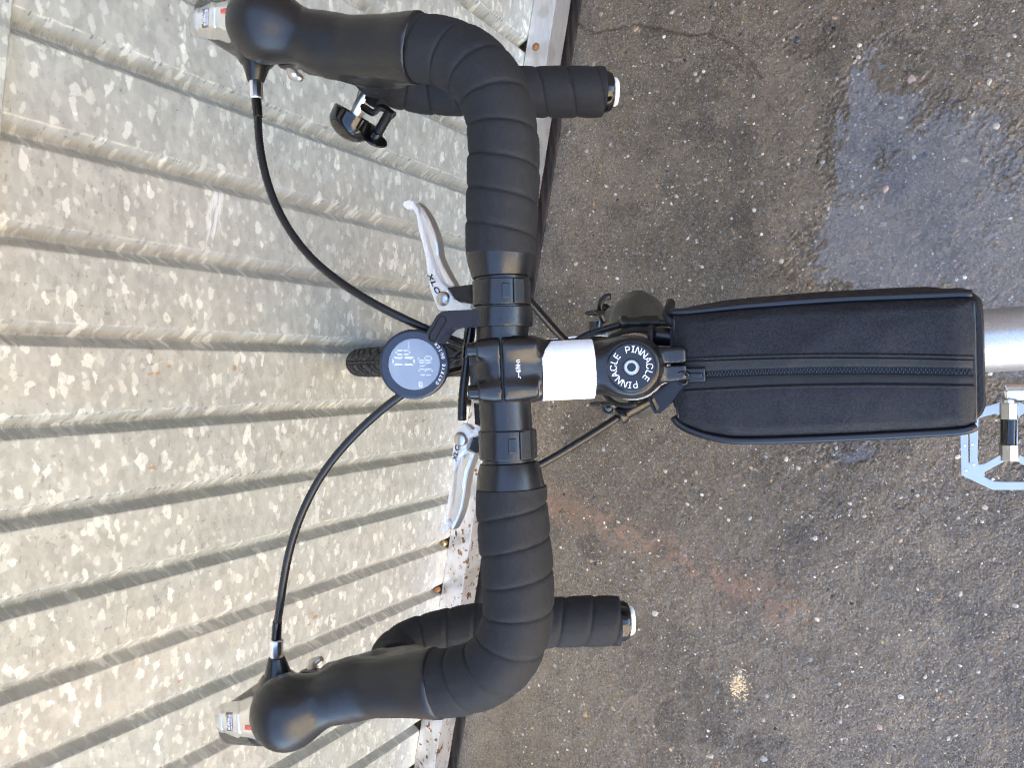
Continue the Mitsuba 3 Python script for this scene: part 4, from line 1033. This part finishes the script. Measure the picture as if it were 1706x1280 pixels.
nsx, ntx = 110, 60
S2, T2 = np.meshgrid(np.linspace(0.002, GL - 0.002, nsx), np.linspace(-1, 1, ntx), indexing='ij')
edge = np.minimum(np.minimum(S2, GL - S2) / 0.010, (1 - np.abs(T2)) / 0.16)
H2 = 0.0045 * np.clip(edge, 0, 1) ** 0.5 + 0.0035 * (1 - T2 ** 2) - 0.0016 * np.exp(-((T2 - 0.05) / 0.2) ** 2)
q3 = np.stack([S2 * 30, T2 * 1.4, 0 * S2], -1)
H2 = H2 + 0.0030 * (meshkit.fbm(q3, 3, 21) - 0.5) * np.clip(edge, 0, 1)
top = gpt(S2, T2 * half_w(S2, T2), H2)
gi, gj = np.meshgrid(np.arange(nsx - 1), np.arange(ntx - 1), indexing='ij')
qd = np.stack([gi * ntx + gj, (gi + 1) * ntx + gj, (gi + 1) * ntx + gj + 1, gi * ntx + gj + 1], -1).reshape(-1, 4)
put(G + '__top_panel', (top.reshape(-1, 3), qd), 'bag_cloth', smooth=True)
# sides
bs = []
for zf in np.linspace(0, 1, 18):
    n = 220
    a = np.linspace(0, 2 * np.pi, n, endpoint=False)
    cs_, sn = np.cos(a), np.sin(a)
    pw = 0.22
    ss = np.sign(cs_) * np.abs(cs_) ** pw
    tt = np.sign(sn) * np.abs(sn) ** pw
    bulge = 0.0042 * math.sin(math.pi * min(1, zf * 1.6)) - 0.006 * max(0, zf - 0.7)
    wv = 0.003 * (meshkit.fbm(np.stack([cs_ * 3, sn * 3, 0 * a + zf * 2], -1), 2, 5) - 0.5) * min(1, zf * 5)
    s_ = GL / 2 + ss * (GL / 2 + 0.0015 + 0.35 * bulge + wv)
    t_ = tt * (half_w(s_, tt) + bulge + wv + (0.0030 if True else 0) * (tt < 0) * math.sin(math.pi * zf))
    bs.append(gpt(s_, t_, -0.085 * zf + 0 * s_))
put(G + '__side_wall', skin(A(bs)), 'bag_cloth', smooth=45)
for r in RIMS:
    put(G + '__piping', tube(r, 0.0024, 0.003, 14), 'bag_vinyl', smooth=True)
for ss0 in (0.0025, GL - 0.0025):
    t = np.linspace(-0.92, 0.92, 12)
    put(G + '__end_seam', tube(gpt(0 * t + ss0, t * half_w(ss0, t), 0.0022 + 0.0015 * (1 - t ** 2)), 0.0011, 0.003, 10), 'bag_vinyl', smooth=True)


def ztop(s, t):
    tn = t / half_w(s, t)
    e = np.minimum(np.minimum(s, GL - s) / 0.010, (1 - np.abs(tn)) / 0.16)
    return 0.0045 * np.clip(e, 0, 1) ** 0.5 + 0.0035 * (1 - tn ** 2) - 0.0016 * np.exp(-((tn - 0.05) / 0.2) ** 2) + 0.0030 * (meshkit.fbm(np.stack([s * 30, tn * 1.4, 0 * s], -1), 3, 21) - 0.5) * np.clip(e, 0, 1)


zs = np.linspace(0.008, GL - 0.003, 90)


def zc(s):
    return 0.0035 - 0.0020 * np.sin(np.pi * s / GL) + 0.002 * (s / GL)


def ribbon(s, t0, t1, h, thick=0.0008):
    rows = []
    for k in range(len(s)):
        pts = [(t0[k], h), (t0[k] + 0.0008, h + thick), ((t0[k] + t1[k]) / 2, h + thick), (t1[k] - 0.0008, h + thick), (t1[k], h)]
        rows.append([gpt(s[k], tt, float(ztop(A([s[k]]), A([tt]))[0]) + hh) for tt, hh in pts] + [gpt(s[k], (t0[k] + t1[k]) / 2, float(ztop(A([s[k]]), A([0.0]))[0]) - 0.002)])
    return skin(A(rows))


wz = 0.0086 - 0.0022 * (zs / GL)
zk = put(G + '__zip', join(ribbon(zs, zc(zs) - wz, zc(zs) - 0.0016, 0.0001), ribbon(zs, zc(zs) + 0.0016, zc(zs) + wz, 0.0001)), 'webbing', smooth=40)
tt = []
unitbox = trimesh.creation.box([1, 1, 1])
for i, s in enumerate(np.arange(0.022, GL - 0.004, 0.00095)):
    dt = 0.0006 if i % 2 else -0.0006
    c = gpt(s, zc(s) + dt, float(ztop(A([s]), A([zc(s)]))[0]) + 0.0005)
    tt.append(place(unitbox, c, gf * 0.00055, gs * 0.0013, gu * 0.0009))
put(zk + '__teeth', join(*tt), 'gloss_black', smooth=False)
tag(zk + '__teeth', kind='stuff')
# folds of the flaps beside the zip
for sg_ in (-1, 1):
    t = zc(zs) + sg_ * (wz + 0.0012)
    put(G + '__zip_flap', tube(gpt(zs, t, ztop(zs, t) + 0.0002), 0.0010, 0.004, 10), 'bag_cloth', smooth=True)
sl = gpt(0.016, zc(0.016), float(ztop(A([0.016]), A([0.0]))[0]) + 0.0022)
put(zk + '__slider', join(box(sl, gf * 0.0062, gs * 0.0042, gu * 0.0014, 0.001), box(sl + gu * 0.002 + gf * 0.001, gf * 0.0038, gs * 0.0014, gu * 0.0014, 0.0008)), 'satin_plastic', smooth=40)
put(zk + '__slider_ring', tube([sl + gu * 0.003 - gf * 0.003, sl + gu * 0.0035 - gf * 0.0075 - gs * 0.002, sl + gu * 0.003 - gf * 0.011 + gs * 0.001, sl + gu * 0.003 - gf * 0.008 + gs * 0.005, sl + gu * 0.003 - gf * 0.004 + gs * 0.003], 0.0008, 0.0015, 10), 'gloss_black', smooth=True)
pul = A([(0.1483, -0.001, 0.943), (0.1456, 0.0015, 0.943), (0.1407, 0.0001, 0.943), (0.142, 0.0039, 0.943), (0.1458, 0.007, 0.943), (0.1517, 0.0148, 0.943), (0.1589, 0.0207, 0.943), (0.1622, 0.021, 0.943), (0.165, 0.0158, 0.943), (0.1657, 0.0113, 0.943), (0.1631, 0.0086, 0.943), (0.1571, 0.0051, 0.943), (0.1521, 0.0025, 0.943)])
ph_ = A([(0.164, 0.0102, 0.943), (0.1623, 0.011, 0.943), (0.1592, 0.0171, 0.943), (0.1601, 0.0193, 0.943), (0.1617, 0.0186, 0.943), (0.1642, 0.013, 0.943)])
g, o = poly3(pul)
g = g.buffer(0.001).buffer(-0.001).difference(sg.Polygon(A(ph_)[:, :2] - o[:2]))
put(zk + '__pull_tab', plate(g, 0.0035, 0.001).apply_translation(o + A([0, 0, 0.001])), 'satin_plastic', smooth=35)
# strap, elastic loop round the steerer and its toggle
put(G + '__front_strap', tube(A([(0.1632, -0.0498, 0.9), (0.1576, -0.0431, 0.925), (0.1543, -0.0381, 0.936), (0.1507, -0.0335, 0.936)]), 0.003, 0.002, 14), 'webbing', smooth=True)
put(G + '__toggle', rod(A((0.166, -0.0274, 0.925)), A((0.1543, -0.026, 0.925)), 0.0062, 0.0056), 'satin_plastic', smooth=35)
put(G + '__elastic_loop', tube(A([(0.1656, -0.0273, 0.926), (0.1699, -0.0306, 0.927), (0.1837, -0.032, 0.922), (0.1997, -0.0288, 0.915), (0.214, -0.0185, 0.905), (0.2178, -0.0064, 0.9), (0.2105, 0.0103, 0.9), (0.1873, 0.0155, 0.905)]), 0.0018, 0.002, 12), 'webbing', smooth=True)
put(G + '__elastic_loop', tube(A([(0.1661, -0.0328, 0.931), (0.1661, -0.0271, 0.934), (0.1666, -0.0197, 0.931), (0.1651, -0.019, 0.926)]), 0.0021, 0.002, 12), 'webbing', smooth=True)
put(G + '__strap_buckle', box(A((0.1679, -0.0192, 0.905)), A([0.003, 0, 0]), A([0, 0.006, 0]), A([0, 0, 0.002]), 0.0006), 'polished_alloy', smooth=30)

# ------------------------------------------------------------------ cycle computer
C = 'cycle_computer'
tag(C, 'round black cycle computer with a pale blue screen on a bracket ahead of the stem', 'cycle computer')
cc = A((0.2989, -0.0144, 1))
view = unit(CAM - cc)
cn = unit(view + A([0, 0.0, 0.25]))
cx = unit(imr - (imr @ cn) * cn)      # points to the rider
cy = np.cross(cn, cx)
RC = 0.0221
body_k = put(C + '__body', lathe([(0, -0.011), (RC - 0.005, -0.011), (RC - 0.001, -0.008), (RC, -0.003), (RC, -0.0012), (RC - 0.0009, -0.0002), (RC - 0.0022, 0.0), (0, 0.0)], cc, cn, 96), 'computer_shell', smooth=40)
put(C + '__screen', lathe([(0, 0.00015), (0.0159, 0.00015), (0.0161, 0.0), (0.0161, -0.001)], cc, cn, 80), 'lcd', smooth=30)
rd_, up_ = cy, -cx
if (cy @ A([0, -1.0, 0])) < 0:
    rd_ = -cy


def seg7(ch, w, h, t):
    seg = {'a': [(t, h), (w - t, h), (w - 1.6 * t, h - t), (1.6 * t, h - t)], 'd': [(t, 0), (w - t, 0), (w - 1.6 * t, t), (1.6 * t, t)],
           'g': [(t, h / 2), (1.6 * t, h / 2 + t / 2), (w - 1.6 * t, h / 2 + t / 2), (w - t, h / 2), (w - 1.6 * t, h / 2 - t / 2), (1.6 * t, h / 2 - t / 2)],
           'f': [(0, h - t * .6), (t, h - 1.6 * t), (t, h / 2 + .8 * t), (0, h / 2 + .3 * t)], 'e': [(0, t * .6), (t, 1.6 * t), (t, h / 2 - .8 * t), (0, h / 2 - .3 * t)],
           'b': [(w, h - t * .6), (w - t, h - 1.6 * t), (w - t, h / 2 + .8 * t), (w, h / 2 + .3 * t)], 'c': [(w, t * .6), (w - t, 1.6 * t), (w - t, h / 2 - .8 * t), (w, h / 2 - .3 * t)]}
    on = {'0': 'abcdef', '1': 'bc', '3': 'abcdg', '4': 'bcfg', '6': 'acdefg'}[ch]
    return so.unary_union([sg.Polygon(seg[c]).buffer(0) for c in on])


def lcdpos(zx, zy):
    """where a feature of the screen sits, in millimetres right and up of its centre"""
    return zx, zy


dig = []
k = 0.0161 / 303.0     # screen radius over its radius in the close view


def dput(ch, x0, x1, y0, y1, t):
    """digit box in the close view: x0..x1 towards the rider, y0..y1 upward in the picture"""
    w0, h0 = (y0 - y1) * k, (x1 - x0) * k
    g = seg7(ch, w0, h0, t)
    o = cc + cn * 0.0002 + rd_ * ((480 - y0) * k) + up_ * ((912 - x1) * k)
    dig.append(lay(g, o, rd_, up_, 0.00012))


dput('0', 652, 922, 495, 392, 0.0013)
dput('0', 695, 866, 372, 310, 0.0009)
dput('1', 968, 1124, 632, 600, 0.0008)
dput('3', 962, 1130, 588, 530, 0.0008)
dput('4', 960, 1126, 508, 456, 0.0008)
dput('6', 955, 1124, 440, 378, 0.0008)
g = sg.box(0, 0, 0.0034, 0.0024).difference(sg.LineString([(0.001, 0.0013), (0.0015, 0.0007), (0.0025, 0.0018)]).buffer(0.00025))
dig.append(lay(g, cc + cn * 0.0002 + rd_ * ((480 - 752) * k) + up_ * ((912 - 1010) * k), rd_, up_, 0.00012))
g = text_poly('km/h', 0.0013)
dig.append(lay(g, cc + cn * 0.0002 + rd_ * ((480 - 292) * k) + up_ * ((912 - 858) * k), rd_, up_, 0.00012))
put(C + '__screen__digits', join(*dig), 'lcd_segment', smooth=False)
let = []
txt, span = 'CATEYE QUICK', (-39.0, 43.0)
for i, ch in enumerate(txt):
    if ch == ' ':
        continue
    a = math.radians(span[0] + (span[1] - span[0]) * i / (len(txt) - 1))
    g = text_poly(ch, 0.0018, True)
    g = sa.translate(g, -(g.bounds[0] + g.bounds[2]) / 2, -0.0009)
    radial = -math.cos(a) * up_ + math.sin(a) * rd_
    let.append(lay(g, cc + cn * 0.00012 + radial * 0.0186, math.cos(a) * rd_ + math.sin(a) * up_, -radial, 0.00012))
put(C + '__body__lettering', join(*let), 'white_print', smooth=False)
arm = A([(0.2878, -0.0334, 1.003), (0.2836, -0.0387, 1.003), (0.2795, -0.0439, 1.003), (0.2755, -0.046, 1.003), (0.2691, -0.046, 1.003), (0.2527, -0.0453, 1.003), (0.2429, -0.0448, 1.003), (0.2418, -0.0403, 1.003), (0.2427, -0.035, 1.003), (0.2543, -0.0349, 1.003), (0.2644, -0.0353, 1.003), (0.2695, -0.0345, 1.003), (0.2735, -0.0315, 1.003), (0.2778, -0.0263, 1.003), (0.2827, -0.0282, 1.003)])
put(C + '__bracket', flat_part(arm, 0.0075, 0.0, 0.0012), 'computer_shell', smooth=40)
ring = sg.LineString(A([(0.2826, -0.0304, 1.003), (0.2751, -0.0403, 1.003)])[:, :2] - A((0.2789, -0.0354, 1.003))[:2])
rg = ring.buffer(0.0030).difference(ring.buffer(0.0022))
put(C + '__bracket__button', plate(rg, 0.0012, 0.0003).apply_translation(A((0.2789, -0.0354, 1.003)) + A([0, 0, 0.0006])), 'gloss_black', smooth=30)
c0, c1 = A((0.2431, -0.0468, 0.985)), A((0.2432, -0.0347, 0.985))
ax, L = unit(c1 - c0), np.linalg.norm(c1 - c0)
put(C + '__strap', lathe([(0.0160, 0), (0.0183, 0.0003), (0.0187, 0.001), (0.0187, L - 0.001), (0.0183, L - 0.0003), (0.0160, L)], c0, ax, 72), 'satin_plastic', smooth=30)
g = text_poly('CATEYE', 0.0052)
g = sa.translate(g, -(g.bounds[0] + g.bounds[2]) / 2, -0.0026)
bent = lay(g.segmentize(0.0008), A([0, 0, 0]), (1, 0, 0), (0, 1, 0), 0.0003)
mid = (c0 + c1) / 2
fwd_ = unit(A([1.0, 0, 0]) - ax[0] * ax)
upv = unit(np.cross(fwd_, ax))
upv = upv if upv[2] > 0 else -upv
v = bent.vertices
ang = (v[:, 0] - 0.0065) / 0.0187
bent.vertices = mid + (v[:, 1:2]) * ax + (0.0186 + v[:, 2:3]) * (np.sin(ang)[:, None] * fwd_ + np.cos(ang)[:, None] * upv)
put(C + '__strap__lettering', bent, 'gloss_black', smooth=False)

# ------------------------------------------------------------------ bell under the right-hand drop
L_ = 'bicycle_bell'
tag(L_, 'small glossy black bell with a spring striker under the bar', 'bell')
bz = 0.935
rim0, rim1, apex = A((0.4034, -0.2151, 0.935)), A((0.3757, -0.1959, 0.935)), A((0.3985, -0.1923, 0.935))
bc = (rim0 + rim1) / 2
br = np.linalg.norm(rim1 - rim0) / 2
bax = unit(apex - bc)
imr0 = unit(rim1 - rim0)
bax = unit(bax - (bax @ imr0) * imr0)
bax = unit(bax - 0.92 * (bax @ unit(bc - CAM)) * unit(bc - CAM))
bax = unit(bax - (bax @ imr0) * imr0)
th = np.linspace(0, math.pi / 2, 12)
outer = [(br * math.cos(t) if t < 1.57 else 0, 0.0075 + br * 0.72 * math.sin(t)) for t in th]
inner = [((br - 0.0015) * math.cos(t) if t < 1.57 else 0, 0.0075 + (br * 0.72 - 0.0015) * math.sin(t)) for t in th[::-1]]
put(L_ + '__dome', lathe([(br - 0.0015, 0), (br, 0)] + outer + inner + [(br - 0.0015, 0)], bc, bax, 56), 'gloss_black', smooth=40)
put(L_ + '__post', rod(bc - bax * 0.020, bc + bax * 0.012, 0.0052), 'polished_alloy')
cq = A([(0.3823, -0.2266, 0.938), (0.3657, -0.2143, 0.938), (0.3713, -0.2067, 0.938), (0.3878, -0.2181, 0.938)])
put(L_ + '__clamp', join(flat_part(cq, 0.012, 0.0, 0.0022), rod(A((0.3751, -0.2262, 0.94)), A((0.3624, -0.2171, 0.94)), 0.0035)), 'gloss_black', smooth=40)
put(L_ + '__striker_arm', tube(A([(0.3871, -0.2126, 0.937), (0.3809, -0.2092, 0.937), (0.3744, -0.2044, 0.937), (0.371, -0.2033, 0.937), (0.3665, -0.2056, 0.937), (0.3632, -0.2054, 0.937), (0.3589, -0.2026, 0.937), (0.3531, -0.1978, 0.937)]), 0.0026, 0.0012, 14, flat=0.6), 'gloss_black', smooth=True)
s0, s1 = A((0.3572, -0.2019, 0.936)), A((0.3718, -0.1901, 0.932))
ax = unit(s1 - s0)
ex, ey, ez = basis(ax)
n = 15
tq = np.linspace(0, n * 2 * np.pi, n * 14)
Ls = np.linalg.norm(s1 - s0)
put(L_ + '__spring', join(rod(s0, s1, 0.0026), tube(s0 + np.linspace(0.001, Ls, len(tq))[:, None] * ax + 0.0031 * (np.cos(tq)[:, None] * ex + np.sin(tq)[:, None] * ey), 0.0006, 0.0005, 6)), 'gloss_black', smooth=True)
put(L_ + '__striker', join(rod(s1, s1 + ax * 0.006, 0.0042), lathe([(0, 0.0055), (0.009, 0.0058), (0.0096, 0.0068), (0.0086, 0.0076), (0.004, 0.0088), (0, 0.0092)], s1, unit(ax + A([0.0, 0.1, -0.15])), 36)), 'gloss_black', smooth=40)
